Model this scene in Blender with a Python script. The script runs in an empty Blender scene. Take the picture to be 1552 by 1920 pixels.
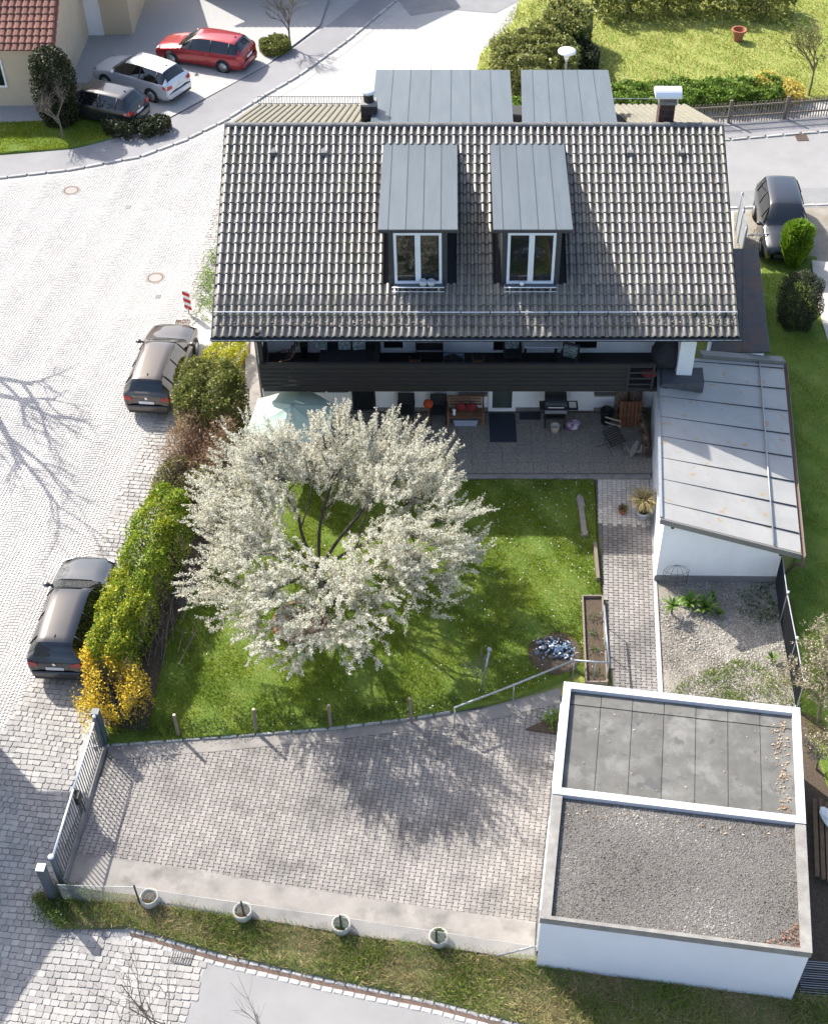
import bpy, bmesh, math, random
import numpy as np
from mathutils import Matrix, Vector
R=math.radians
SC=bpy.context.scene
COL=SC.collection
# ------------------------------------------------------------------ camera
H=31.0; FPX=2508.0; TH=R(45.5); CX,CY=845.0,960.0
cam=bpy.data.cameras.new('camera'); CAM=bpy.data.objects.new('camera',cam); COL.objects.link(CAM)
cam.sensor_fit='VERTICAL'; cam.sensor_height=24.0; cam.lens=24.0*FPX/1920.0
cam.shift_x=-(CX-776)/1920.0; cam.clip_end=600; cam.clip_start=0.5
CAM.location=(0,0,H); CAM.rotation_euler=(math.pi/2-TH,0,0); SC.camera=CAM
# ------------------------------------------------------------------ sky, sun, exposure
SUNDIR=Vector((0.80,-0.82,-1.0)).normalized()      # the way the light travels
elev=math.asin(-SUNDIR.z); az=math.atan2(-SUNDIR.x,-SUNDIR.y)   # azimuth of the sun from +Y towards +X
W=bpy.data.worlds.new('World'); SC.world=W; W.use_nodes=True
nt=W.node_tree; bg=nt.nodes['Background']; sky=nt.nodes.new('ShaderNodeTexSky')
sky.sky_type='NISHITA'; sky.sun_disc=False; sky.sun_elevation=elev; sky.sun_rotation=az
sky.altitude=500; sky.air_density=1.0; sky.dust_density=4.5
nt.links.new(sky.outputs[0],bg.inputs[0]); bg.inputs[1].default_value=0.15
sl=bpy.data.lights.new('sun','SUN'); sl.energy=4.3; sl.angle=R(0.55); sl.color=(1.0,0.96,0.89)
SUN=bpy.data.objects.new('sun',sl); COL.objects.link(SUN)
SUN.rotation_euler=SUNDIR.to_track_quat('-Z','Y').to_euler(); SUN.location=(-20,60,60)
vs=SC.view_settings; vs.view_transform='Standard'; vs.look='None'; vs.gamma=1.0; vs.exposure=1.2; vs.use_curve_mapping=False
SC.render.engine='CYCLES'
SC.cycles.max_bounces=6; SC.cycles.transparent_max_bounces=8
# ------------------------------------------------------------------ survey helpers
def ray(x,y):
    u=(x-CX)/FPX; v=-(y-CY)/FPX
    return (u, math.cos(TH)+v*math.sin(TH), -math.sin(TH)+v*math.cos(TH))
def at(x,y,z=0.0):
    d=ray(x,y); t=(H-z)/(-d[2]); return Vector((d[0]*t,d[1]*t,z))
def atY(x,y,Y):
    d=ray(x,y); t=Y/d[1]; return Vector((d[0]*t,Y,H+d[2]*t))
def T(y):                                            # lie of the land: street climbs gently away
    if y<22: return -0.035*(22-y)
    if y<35: return 0.6*(y-22)/13
    return 0.6
def atT(x,y,dz=0.0):
    z=0.3
    for _ in range(8):
        p=at(x,y,z); z=T(p.y)+dz
    return at(x,y,z)
def proj(P):
    P=np.asarray(P,float); d=P-np.array([0,0,H])
    fw=d[...,1]*math.cos(TH)-d[...,2]*math.sin(TH)
    return CX+FPX*d[...,0]/fw, CY-FPX*(d[...,1]*math.sin(TH)+d[...,2]*math.cos(TH))/fw, fw
# ------------------------------------------------------------------ mesh builder
class MB:
    def __init__(s): s.v=[]; s.f=[]
    def add(s,vs,fs):
        o=len(s.v); s.v.extend([tuple(p) for p in vs]); s.f.extend([tuple(i+o for i in f) for f in fs]); return s
    def box(s,c,d,rz=0,M=None):
        x,y,z=d[0]/2,d[1]/2,d[2]/2
        vs=[Vector((a*x,b*y,e*z)) for e in(-1,1) for b in(-1,1) for a in(-1,1)]
        m=Matrix.Translation(Vector(c))@Matrix.Rotation(rz,4,'Z')
        if M is not None: m=m@M
        return s.add([m@p for p in vs],[(0,2,3,1),(4,5,7,6),(0,1,5,4),(2,6,7,3),(0,4,6,2),(1,3,7,5)])
    def bbox(s,c,d,b=0.01,rz=0,M=None):               # box with chamfered vertical and top edges
        x,y,z=d[0]/2,d[1]/2,d[2]/2
        ring=[(x-b,-y),(x,-y+b),(x,y-b),(x-b,y),(-x+b,y),(-x,y-b),(-x,-y+b),(-x+b,-y)]
        k=lambda p,q:(p[0]*(1-q/x) if x else 0,p[1]*(1-q/y) if y else 0)
        vs=[Vector((p[0],p[1],-z)) for p in ring]+[Vector((p[0],p[1],z-b)) for p in ring]+[Vector((*k(p,b),z)) for p in ring]
        fs=[tuple(range(7,-1,-1)),tuple(range(16,24))]
        for r in(0,8):
            for i in range(8): j=(i+1)%8; fs.append((r+i,r+j,r+8+j,r+8+i))
        m=Matrix.Translation(Vector(c))@Matrix.Rotation(rz,4,'Z')
        if M is not None: m=m@M
        return s.add([m@p for p in vs],fs)
    def prism(s,poly,z0,z1):
        n=len(poly); vs=[(p[0],p[1],z0) for p in poly]+[(p[0],p[1],z1) for p in poly]
        a=sum(poly[i][0]*poly[(i+1)%n][1]-poly[(i+1)%n][0]*poly[i][1] for i in range(n))
        fs=[tuple(range(n-1,-1,-1)),tuple(range(n,2*n))]+[(i,(i+1)%n,n+(i+1)%n,n+i) for i in range(n)]
        if a<0: fs=[f[::-1] for f in fs]
        return s.add(vs,fs)
    def tube(s,pts,r,n=8,cap=True):
        pts=[Vector(p) for p in pts]; k=len(pts); rr=r if hasattr(r,'__len__') else [r]*k
        o=len(s.v); prev=None
        for i,p in enumerate(pts):
            t=(pts[min(i+1,k-1)]-pts[max(i-1,0)])
            if t.length<1e-9: t=Vector((0,0,1))
            t.normalize()
            if prev is None: a=t.orthogonal().normalized()
            else:
                a=prev-t*prev.dot(t)
                a=a.normalized() if a.length>1e-6 else t.orthogonal().normalized()
            prev=a; b=t.cross(a)
            for j in range(n):
                q=2*math.pi*j/n; s.v.append(tuple(p+(a*math.cos(q)+b*math.sin(q))*rr[i]))
        for i in range(k-1):
            for j in range(n):
                j2=(j+1)%n; s.f.append((o+i*n+j,o+i*n+j2,o+(i+1)*n+j2,o+(i+1)*n+j))
        if cap:
            s.f.append(tuple(o+j for j in range(n-1,-1,-1))); s.f.append(tuple(o+(k-1)*n+j for j in range(n)))
        return s
    def lathe(s,prof,c=(0,0,0),n=20):                 # prof: list of (r,z)
        o=len(s.v); c=Vector(c)
        for r,z in prof:
            for j in range(n):
                q=2*math.pi*j/n; s.v.append((c.x+r*math.cos(q),c.y+r*math.sin(q),c.z+z))
        for i in range(len(prof)-1):
            for j in range(n):
                j2=(j+1)%n; s.f.append((o+i*n+j,o+i*n+j2,o+(i+1)*n+j2,o+(i+1)*n+j))
        if prof[0][0]>1e-4: s.f.append(tuple(o+j for j in range(n-1,-1,-1)))
        if prof[-1][0]>1e-4: s.f.append(tuple(o+(len(prof)-1)*n+j for j in range(n)))
        return s
    def grid(s,P,closed=False):                       # P[i][j] points
        o=len(s.v); m=len(P); n=len(P[0])
        for r in P: s.v.extend([tuple(p) for p in r])
        for i in range(m-1):
            for j in range(n-1 if not closed else n):
                j2=(j+1)%n; s.f.append((o+i*n+j,o+i*n+j2,o+(i+1)*n+j2,o+(i+1)*n+j))
        return s
    def quad(s,a,b,c,d): return s.add([a,b,c,d],[(0,1,2,3)])
    def blob(s,c,r,seed=0,sub=2,rough=.15):
        bm=bmesh.new(); bmesh.ops.create_icosphere(bm,subdivisions=sub,radius=1)
        rn=random.Random(seed); ph=[rn.uniform(0,6) for _ in range(6)]
        rr=r if hasattr(r,'__len__') else (r,r,r)
        vs=[]
        for v in bm.verts:
            p=v.co; k=1+rough*(math.sin(3*p.x+ph[0])*math.sin(3*p.y+ph[1])+.6*math.sin(5*p.z+ph[2]+2*p.x)+.4*math.sin(7*p.y+ph[3]))
            vs.append((c[0]+p.x*rr[0]*k,c[1]+p.y*rr[1]*k,c[2]+p.z*rr[2]*k))
        fs=[tuple(v.index for v in f.verts) for f in bm.faces]; bm.free()
        return s.add(vs,fs)
    def mesh(s,name,smooth=False):
        m=bpy.data.meshes.new(name); m.from_pydata(s.v,[],s.f); m.validate(); 
        if smooth: m.polygons.foreach_set('use_smooth',[True]*len(m.polygons))
        m.update(); return m
def world(o):
    w=o.matrix_basis
    return w if o.parent is None else world(o.parent)@o.matrix_parent_inverse@w
def par(o,p):
    if p is not None:
        o.parent=p; o.matrix_parent_inverse=world(p).inverted()
    return o
def tag(o,label=None,cat=None,group=None,kind=None):
    if label: o['label']=label
    if cat: o['category']=cat
    if group: o['group']=group
    if kind: o['kind']=kind
    return o
def ob(name,mb,mat,parent=None,label=None,cat=None,group=None,kind=None,smooth=False,M=None,local=False):
    me=mb.mesh(name,smooth) if isinstance(mb,MB) else mb
    if mat is not None and not me.materials: me.materials.append(mat)
    o=bpy.data.objects.new(name,me); COL.objects.link(o)
    if M is not None: o.matrix_basis=M
    if parent is not None:
        if local: o.parent=parent
        else: par(o,parent)
    return tag(o,label,cat,group,kind)
def thing(name,label,cat,loc=(0,0,0),rz=0,group=None):
    o=bpy.data.objects.new(name,None); COL.objects.link(o); o.location=loc; o.rotation_euler=(0,0,rz); o.empty_display_size=.2
    return tag(o,label,cat,group)
def tree_copy(o,parent=None):
    c=o.copy(); COL.objects.link(c)
    if parent is not None: c.parent=parent; c.matrix_parent_inverse=o.matrix_parent_inverse
    for ch in list(o.children): tree_copy(ch,c)
    return c
def dup(o,loc,rz=0,label=None,scale=None):
    c=tree_copy(o); c.location=loc; c.rotation_euler=(0,0,rz)
    if scale: c.scale=(scale,)*3
    if label: c['label']=label
    return c
def smooth_by(o,ang=40):
    me=o.data
    me.polygons.foreach_set('use_smooth',[True]*len(me.polygons))
    try: me.set_sharp_from_angle(angle=R(ang))
    except Exception: pass
    return o
# numpy mesh: quads (n,4,3) or tris (n,3,3) with a per-face random value
def npmesh(name,A,mat,rnd=None,seed=1):
    A=np.asarray(A,np.float32); n,k,_=A.shape
    me=bpy.data.meshes.new(name); me.vertices.add(n*k); me.vertices.foreach_set('co',A.reshape(-1))
    me.loops.add(n*k); me.loops.foreach_set('vertex_index',np.arange(n*k,dtype=np.int32))
    me.polygons.add(n); me.polygons.foreach_set('loop_start',np.arange(0,n*k,k,dtype=np.int32))
    if rnd is None: rnd=np.random.default_rng(seed).random(n)
    a=me.attributes.new('rnd','FLOAT','FACE'); a.data.foreach_set('value',np.asarray(rnd,np.float32))
    me.update(calc_edges=True); me.materials.append(mat); return me
def join_pieces(name,meshes,places,mat,seed=3):
    V=[];F=[];RN=[];rng=np.random.default_rng(seed); off=0
    cache=[]
    for m in meshes:
        co=np.empty(len(m.vertices)*3); m.vertices.foreach_get('co',co); cache.append((co.reshape(-1,3),[tuple(p.vertices) for p in m.polygons]))
    for k,M in places:
        co,fs=cache[k]; A=np.array(M); V.append(co@A[:3,:3].T+A[:3,3]); r=rng.random()
        F.extend([tuple(i+off for i in f) for f in fs]); RN.extend([r]*len(fs)); off+=len(co)
    me=bpy.data.meshes.new(name); me.from_pydata(np.concatenate(V).tolist(),[],F)
    a=me.attributes.new('rnd','FLOAT','FACE'); a.data.foreach_set('value',np.asarray(RN,np.float32))
    me.materials.append(mat); me.update(); return me
def pieces(name,meshes,places,mat,parent,restname=None,limit=300,label=None,score=None):
    """places: list of (mesh index, world Matrix); nearest in view become single parts, the rest one part"""
    for m in meshes:
        if not m.materials: m.materials.append(mat)
    C=np.array([list(M.to_translation()) for _,M in places])
    x,y,fw=proj(C); inn=(x>8)&(x<1544)&(y>8)&(y<1912)
    s=fw+np.where(inn,0,1000)
    if score is not None: s=s+score(x,y)
    order=np.argsort(s)
    for i in order[:limit]:
        k,M=places[i]; o=bpy.data.objects.new(name,meshes[k]); COL.objects.link(o); o.matrix_basis=M
        if parent is not None: par(o,parent)
    rest=[places[i] for i in order[limit:]]
    if rest:
        o=bpy.data.objects.new(restname or name+'_field',join_pieces(name+'_field',meshes,rest,mat)); COL.objects.link(o)
        if parent is not None: par(o,parent)
        o['kind']='stuff'
# ------------------------------------------------------------------ materials
def nodes(m):
    m.use_nodes=True; t=m.node_tree; return t,t.nodes,t.links
def lin(c): return tuple(((x/12.92) if x<=.04045 else ((x+.055)/1.055)**2.4) for x in c[:3])+(1,)
def MAT(name,c1,c2=None,rough=.8,scale=3.0,detail=5,bump=0.0,bscale=40,metal=0.0,var=0.0,spots=None,spec=.5,trans=0.0,stain=None,hue=0,stretch=None,coat=0):
    """c1..c2 mixed by noise; var: per piece brightness; spots=(colour,scale,threshold); stain=(colour,scale,amount)"""
    m=bpy.data.materials.new(name); t,N,L=nodes(m); b=N['Principled BSDF']
    b.inputs['Roughness'].default_value=rough; b.inputs['Metallic'].default_value=metal; b.inputs['Specular IOR Level'].default_value=spec
    if coat: b.inputs['Coat Weight'].default_value=coat; b.inputs['Coat Roughness'].default_value=.05
    geo=N.new('ShaderNodeNewGeometry'); pos=geo.outputs['Position']
    if stretch:
        mp=N.new('ShaderNodeMapping'); mp.inputs['Scale'].default_value=stretch; L.new(pos,mp.inputs['Vector']); pos=mp.outputs[0]
    def noise(sc,d=5,ro=.6):
        n=N.new('ShaderNodeTexNoise'); n.inputs['Scale'].default_value=sc; n.inputs['Detail'].default_value=d; n.inputs['Roughness'].default_value=ro; L.new(pos,n.inputs['Vector']); return n.outputs['Fac']
    def ramp(f,a,bb):
        r=N.new('ShaderNodeMapRange'); r.inputs[1].default_value=a; r.inputs[2].default_value=bb; L.new(f,r.inputs[0]); return r.outputs[0]
    def mix(f,a,bb,mode='MIX'):
        x=N.new('ShaderNodeMix'); x.data_type='RGBA'; x.blend_type=mode
        if hasattr(f,'links'): L.new(f,x.inputs[0])
        else: x.inputs[0].default_value=f
        for i,v in((6,a),(7,bb)):
            if hasattr(v,'links'): L.new(v,x.inputs[i])
            else: x.inputs[i].default_value=(*v[:3],1)
        return x.outputs[2]
    col=c1
    if c2 is not None: col=mix(ramp(noise(scale,detail),.3,.7),c1,c2)
    if stain: col=mix(ramp(noise(stain[1],6,.65),.5,.5+.2/max(stain[2],.01)),col,stain[0])
    if spots: col=mix(ramp(noise(spots[1],2,.5),spots[2],spots[2]+.06),col,spots[0])
    if var:
        at_=N.new('ShaderNodeAttribute'); at_.attribute_name='rnd'; oi=N.new('ShaderNodeObjectInfo')
        ad=N.new('ShaderNodeMath'); ad.operation='ADD'; L.new(at_.outputs['Fac'],ad.inputs[0]); L.new(oi.outputs['Random'],ad.inputs[1])
        fr=N.new('ShaderNodeMath'); fr.operation='FRACT'; L.new(ad.outputs[0],fr.inputs[0])
        hv=N.new('ShaderNodeHueSaturation'); hv.inputs['Hue'].default_value=.5
        mr=N.new('ShaderNodeMapRange'); mr.inputs[3].default_value=1-var; mr.inputs[4].default_value=1+var; L.new(fr.outputs[0],mr.inputs[0]); L.new(mr.outputs[0],hv.inputs['Value'])
        if hue:
            mh=N.new('ShaderNodeMapRange'); mh.inputs[3].default_value=.5-hue; mh.inputs[4].default_value=.5+hue
            f2=N.new('ShaderNodeMath'); f2.operation='MULTIPLY'; f2.inputs[1].default_value=7.31; L.new(fr.outputs[0],f2.inputs[0])
            f3=N.new('ShaderNodeMath'); f3.operation='FRACT'; L.new(f2.outputs[0],f3.inputs[0]); L.new(f3.outputs[0],mh.inputs[0]); L.new(mh.outputs[0],hv.inputs['Hue'])
        if hasattr(col,'links'): L.new(col,hv.inputs['Color'])
        else: hv.inputs['Color'].default_value=(*col[:3],1)
        col=hv.outputs[0]
    if hasattr(col,'links'): L.new(col,b.inputs['Base Color'])
    else: b.inputs['Base Color'].default_value=(*col[:3],1)
    if bump:
        bn=N.new('ShaderNodeBump'); bn.inputs['Strength'].default_value=bump; bn.inputs['Distance'].default_value=.02; L.new(noise(bscale,4),bn.inputs['Height']); L.new(bn.outputs[0],b.inputs['Normal'])
    if trans:
        out=N['Material Output']; tr=N.new('ShaderNodeBsdfTranslucent'); ms=N.new('ShaderNodeMixShader'); ms.inputs[0].default_value=trans
        if hasattr(col,'links'): L.new(col,tr.inputs[0])
        else: tr.inputs[0].default_value=(*col[:3],1)
        L.new(b.outputs[0],ms.inputs[1]); L.new(tr.outputs[0],ms.inputs[2]); L.new(ms.outputs[0],out.inputs[0])
    return m
def leaf_mat(name,ca,cb,trans=.3,rough=.55,tip=None):
    """leaf colour ramped from ca to cb by the per-leaf random value"""
    m=bpy.data.materials.new(name); t,N,L=nodes(m); b=N['Principled BSDF']; b.inputs['Roughness'].default_value=rough; b.inputs['Specular IOR Level'].default_value=.35
    a=N.new('ShaderNodeAttribute'); a.attribute_name='rnd'
    cr=N.new('ShaderNodeValToRGB'); e=cr.color_ramp.elements; e[0].color=(*ca,1); e[1].color=(*cb,1)
    if tip: x=e.new(.86); x.color=(*cb,1); e[2].color=(*tip,1)
    L.new(a.outputs['Fac'],cr.inputs[0]); L.new(cr.outputs[0],b.inputs['Base Color'])
    tr=N.new('ShaderNodeBsdfTranslucent'); ms=N.new('ShaderNodeMixShader'); ms.inputs[0].default_value=trans
    L.new(cr.outputs[0],tr.inputs[0]); L.new(b.outputs[0],ms.inputs[1]); L.new(tr.outputs[0],ms.inputs[2]); L.new(ms.outputs[0],N['Material Output'].inputs[0])
    return m
# ------------------------------------------------------------------ shared materials
rng=np.random.default_rng(7); rnd=random.Random(5)
m_granite=MAT('granite_setts',(.42,.405,.385),(.335,.325,.315),rough=.88,scale=.55,var=.10,hue=.01,bump=.3,bscale=60)
m_bigsett=MAT('large_granite_setts',(.315,.298,.278),(.245,.236,.225),rough=.88,scale=.8,var=.16,hue=.02,bump=.3,bscale=60,stain=((.20,.19,.18),.45,.7))
m_granite_far=MAT('granite_distant',(.36,.35,.335),(.28,.275,.265),rough=.9,scale=9,bump=.6,bscale=14,stain=((.30,.29,.28),.35,.4))
m_bed=MAT('sett_joint_sand',(.25,.24,.22),(.31,.295,.275),rough=1,scale=2.0)
m_asphalt=MAT('asphalt_pale',(.20,.198,.196),(.235,.232,.228),rough=.95,scale=.8,bump=.25,bscale=150,stain=((.26,.255,.25),1.3,.3))
m_asphalt2=MAT('asphalt_worn',(.16,.16,.162),(.21,.21,.21),rough=.95,scale=1.2,bump=.25,bscale=150)
m_walk=MAT('sidewalk_asphalt',(.23,.225,.23),(.185,.182,.185),rough=.95,scale=.7,bump=.2,bscale=120)
m_kerb=MAT('granite_kerb',(.38,.37,.35),(.29,.285,.275),rough=.85,scale=6,var=.14,bump=.3,bscale=50)
m_paver=MAT('concrete_paver',(.245,.225,.207),(.185,.171,.158),rough=.92,scale=.5,var=.13,hue=.01,bump=.35,bscale=70,stain=((.135,.125,.116),.5,1.3))
m_paver_path=MAT('path_paver',(.49,.445,.385),(.40,.36,.315),rough=.92,scale=1.2,var=.14,bump=.3,bscale=70)
m_joint=MAT('paver_joint',(.085,.08,.073),(.12,.112,.10),rough=1,scale=5)
m_conc=MAT('concrete_strip',(.25,.232,.212),(.185,.172,.158),rough=.95,scale=1.8,bump=.3,bscale=60,stain=((.14,.132,.122),1.3,1.2))
m_soil=MAT('garden_soil',(.055,.04,.028),(.09,.064,.042),rough=1,scale=9,bump=1,bscale=30)
m_lawn=MAT('lawn_turf',(.075,.14,.014),(.15,.195,.032),rough=1,scale=2.2,detail=8,bump=1,bscale=55,stain=((.17,.15,.055),1.2,.25))
m_lawn2=MAT('neighbour_turf',(.17,.22,.035),(.27,.26,.075),rough=1,scale=1.4,detail=8,bump=1,bscale=40,stretch=(1.6,.6,1))
m_verge=MAT('verge_thatch',(.15,.13,.055),(.09,.12,.03),rough=1,scale=2.4,bump=1,bscale=40)
m_gravel=MAT('gravel_pale',(.27,.25,.215),(.17,.145,.11),rough=1,scale=1.3,bump=1,bscale=60)
m_slab=MAT('exposed_aggregate',(.30,.27,.225),(.13,.115,.095),rough=.9,scale=16,detail=3,var=.05,bump=.4,bscale=90)
m_white=MAT('white_render',(.82,.82,.82),(.76,.76,.76),rough=.92,scale=.9,bump=.15,bscale=90,stain=((.68,.675,.66),.9,.25),stretch=(1.5,1.5,.5))
m_whitetrim=MAT('white_paint',(.80,.80,.80),rough=.45)
m_zinc=MAT('zinc_sheet',(.066,.085,.098),(.084,.104,.118),rough=.48,scale=1.2,metal=.0,spec=.45,bump=.12,bscale=2.5,var=.05,stretch=(3,.5,1),stain=((.09,.104,.113),1.3,.3))
m_zincedge=MAT('zinc_dark',(.03,.036,.045),rough=.5)
m_black=MAT('black_plastic',(.012,.012,.013),rough=.5)
m_iron=MAT('dark_iron',(.035,.036,.038),rough=.5,metal=.3)
m_galv=MAT('galvanised_steel',(.34,.36,.38),(.27,.29,.31),rough=.45,scale=8,metal=.55)
m_glass=MAT('window_glass',(.012,.014,.016),rough=.04,spec=.8)
m_woodgrey=MAT('weathered_wood',(.22,.18,.14),(.13,.105,.085),rough=.95,scale=7,stretch=(6,6,1.2),var=.15)
m_woodbrown=MAT('brown_wood',(.23,.115,.055),(.15,.075,.036),rough=.7,scale=8,var=.15)
m_darkboard=MAT('dark_stained_board',(.017,.015,.014),(.026,.022,.020),rough=.75,scale=6,stretch=(.4,4,6),var=.2)
m_bark=MAT('bark',(.085,.072,.06),(.045,.038,.033),rough=1,scale=18,bump=.6,bscale=40)
m_barkgrey=MAT('bark_grey_twigs',(.16,.14,.12),(.10,.085,.07),rough=1,scale=18)
m_rust=MAT('rusty_iron',(.13,.075,.05),(.09,.07,.06),rough=.9,scale=20)

def sheet(name,poly,mat,dz=0.0,flat=None,parent=None,kind='structure',sub=0,label=None,cat=None):
    bm=bmesh.new(); vs=[bm.verts.new((p[0],p[1],0)) for p in poly]; f=bm.faces.new(vs); f.normal_update()
    if f.normal.z<0: f.normal_flip()
    for yc in (22.0,35.0):
        bmesh.ops.bisect_plane(bm,geom=bm.verts[:]+bm.edges[:]+bm.faces[:],plane_co=(0,yc,0),plane_no=(0,1,0))
    bmesh.ops.triangulate(bm,faces=[f for f in bm.faces if len(f.verts)>4])
    for v in bm.verts: v.co.z=(T(v.co.y) if flat is None else flat)+dz
    me=bpy.data.meshes.new(name); bm.to_mesh(me); bm.free()
    return ob(name,me,mat,parent,label,cat,None,kind)
def PX(pts,dz=0.0,z=None): return [(atT(x,y,dz) if z is None else at(x,y,z)).to_2d() for x,y in pts]
def inpoly(P,poly):
    x,y=P[:,0],P[:,1]; r=np.zeros(len(P),bool); n=len(poly)
    for i in range(n):
        x1,y1=poly[i][0],poly[i][1]; x2,y2=poly[(i+1)%n][0],poly[(i+1)%n][1]
        c=((y1>y)!=(y2>y))
        with np.errstate(divide='ignore',invalid='ignore'): xi=(x2-x1)*(y-y1)/(y2-y1)+x1
        r^=c&(x<xi)
    return r
def Tn(y): return np.where(y<22,-.035*(22-y),np.where(y<35,.6*(y-22)/13,.6))

ground=sheet('ground',[(-160,-40),(160,-40),(160,260),(-160,260)],m_lawn2,-.03)
street=sheet('street',[(-70,0),(16,0),(16,20),(-6,20),(-6,44),(26,44),(26,100),(-70,100)],m_granite_far,0)

# --- sett geometry -----------------------------------------------------------------
def sett_mesh(name,w,l,h,seed,ch=.12):
    rn=random.Random(seed); mb=MB(); j=lambda s:rn.uniform(-s,s)
    a=[(-w/2,-l/2),(w/2,-l/2),(w/2,l/2),(-w/2,l/2)]; a=[(x+j(w*.07),y+j(l*.07)) for x,y in a]
    # eight-sided top so that corners are knocked off
    ring=[]
    for i in range(4):
        p=a[i]; q=a[(i+1)%4]
        for t in (ch,1-ch): ring.append((p[0]+(q[0]-p[0])*t,p[1]+(q[1]-p[1])*t))
    vs=[(x,y,-h) for x,y in ring]+[(x,y,h*.55) for x,y in ring]+[(x*.92,y*.92,h*.85+j(h*.12)) for x,y in ring]
    fs=[tuple(range(16,24))]
    for r in (0,8):
        for i in range(8): k=(i+1)%8; fs.append((r+i,r+k,r+8+k,r+8+i))
    mb.add(vs,fs); return mb.mesh(name)
# dividing line between the fan paving and the larger setts
div=PX([(420,330),(330,640),(300,767),(223,930),(178,1042),(110,1190),(50,1300),(-40,1440),(-130,1620),(-230,1820)])
HCL=[at(*p).to_2d() for p in ((392,690,3.0),(375,740,2.9),(372,790,2.5),(355,835,2.3),(318,925,2.25),(282,975,2.15),(258,1040,2.1),(245,1075,1.9),(222,1130,1.85),(200,1185,1.8),(190,1238,1.5),(200,1290,1.35))]
hedge_edge=PX([(470,330),(405,520),(365,600)])+[p+Vector((-.45,0)) for p in HCL]+PX([(160,1345),(95,1690),(130,1735)])
big_poly=list(div)+PX([(-200,2000),(330,2000),(388,1806),(300,1775),(130,1735)])+[p for p in hedge_edge[::-1]]
sheet('sett_bed',big_poly,m_bed,.004)
fan_poly=PX([(-260,420),(-100,352),(0,340),(130,325),(260,301),(345,270),(415,236),(430,300)])+list(div)[1:]+PX([(-260,1800),(-260,1000)])
bedf=sheet('fan_bed',fan_poly,m_bed,.0045)
# large setts in slightly wavy rows
smesh=[sett_mesh('sett',.176,.158,.018,s) for s in range(8)]
pl=[]; ang=R(-7); ca,sa=math.cos(ang),math.sin(ang)
cand=[]
for r in range(0,260):
    v=8+r*.168; u=-14-rnd.random()*.1+(.09 if r%2 else 0)
    while u<8:
        w=rnd.uniform(.155,.20); x=u*ca-(v-20)*sa; y=u*sa+(v-20)*ca+20+.02*math.sin(u*2.3+r*.4); cand.append((x,y,w)); u+=w+.014
C=np.array(cand); ok=inpoly(C[:,:2],big_poly)
for (x,y,w) in C[ok]:
    pl.append((rnd.randrange(8),Matrix.Translation((x,y,T(y)+.012))@Matrix.Rotation(ang+rnd.uniform(-.03,.03),4,'Z')@Matrix.Diagonal((w/.172,rnd.uniform(.95,1.03),1,1))))
pieces('sett',smesh,pl,m_bigsett,street,'sett_field')
# fan-laid small setts: joined real geometry
fm=[]
dirv=(div[5]-div[2]).normalized(); nrm=Vector((-dirv.y,dirv.x))
Wd=1.5; RR=.84; d=.108
us=[];N_=[]
for c in range(-20,4):
    uc=(c+.5)*Wd
    for i in range(-40,460):
        n=14
        for k in range(n):
            uu=-Wd/2+Wd*(k+.5)/n
            vv=math.sqrt(RR*RR-uu*uu)*.95
            us.append((uc+uu+rnd.uniform(-.006,.006),i*d+vv+(c%2)*d*.5+rnd.uniform(-.006,.006),math.atan2(-uu,vv)*.9))
U=np.array(us); base=np.array([div[8].x,div[8].y]); dv=np.array([-dirv.x,-dirv.y]) ; nv=np.array([dv[1],-dv[0]])
XY=base+U[:,:1]*nv+U[:,1:2]*dv
ok=inpoly(XY,fan_poly); XY=XY[ok]; A=U[ok,2]+math.atan2(dv[1],dv[0])-math.pi/2
n=len(XY); hw=.047*rng.uniform(.88,1.06,n); hl=.041*rng.uniform(.85,1.08,n); z=Tn(XY[:,1])+.004
cx_=np.stack([-hw,hw,hw,-hw],1); cy_=np.stack([-hl,-hl,hl,hl],1)
def ringz(k,zz):
    c,s_=np.cos(A)[:,None],np.sin(A)[:,None]
    return np.stack([XY[:,:1]+k*(cx_*c-cy_*s_),XY[:,1:2]+k*(cx_*s_+cy_*c),np.repeat((z+zz)[:,None],4,1)],2)
lo=ringz(1.12,0.0); hi=ringz(.92,.014+rng.uniform(-.002,.003,n))
Q=[hi]
for i in range(4): j=(i+1)%4; Q.append(np.stack([lo[:,i],lo[:,j],hi[:,j],hi[:,i]],1))
rv=rng.random(n)
me=npmesh('fan_setts',np.concatenate(Q),m_granite,np.tile(rv,5))
o=ob('fan_setts',me,None,street,kind='stuff')

# --- lower road ---------------------------------------------------------------------
road_poly=PX([(388,1806),(340,1925),(300,2060),(1700,2300),(1700,2060),(1010,1925),(820,1870),(600,1828)],.006)
lower_road=sheet('lower_road',road_poly,m_asphalt,.012)
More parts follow.
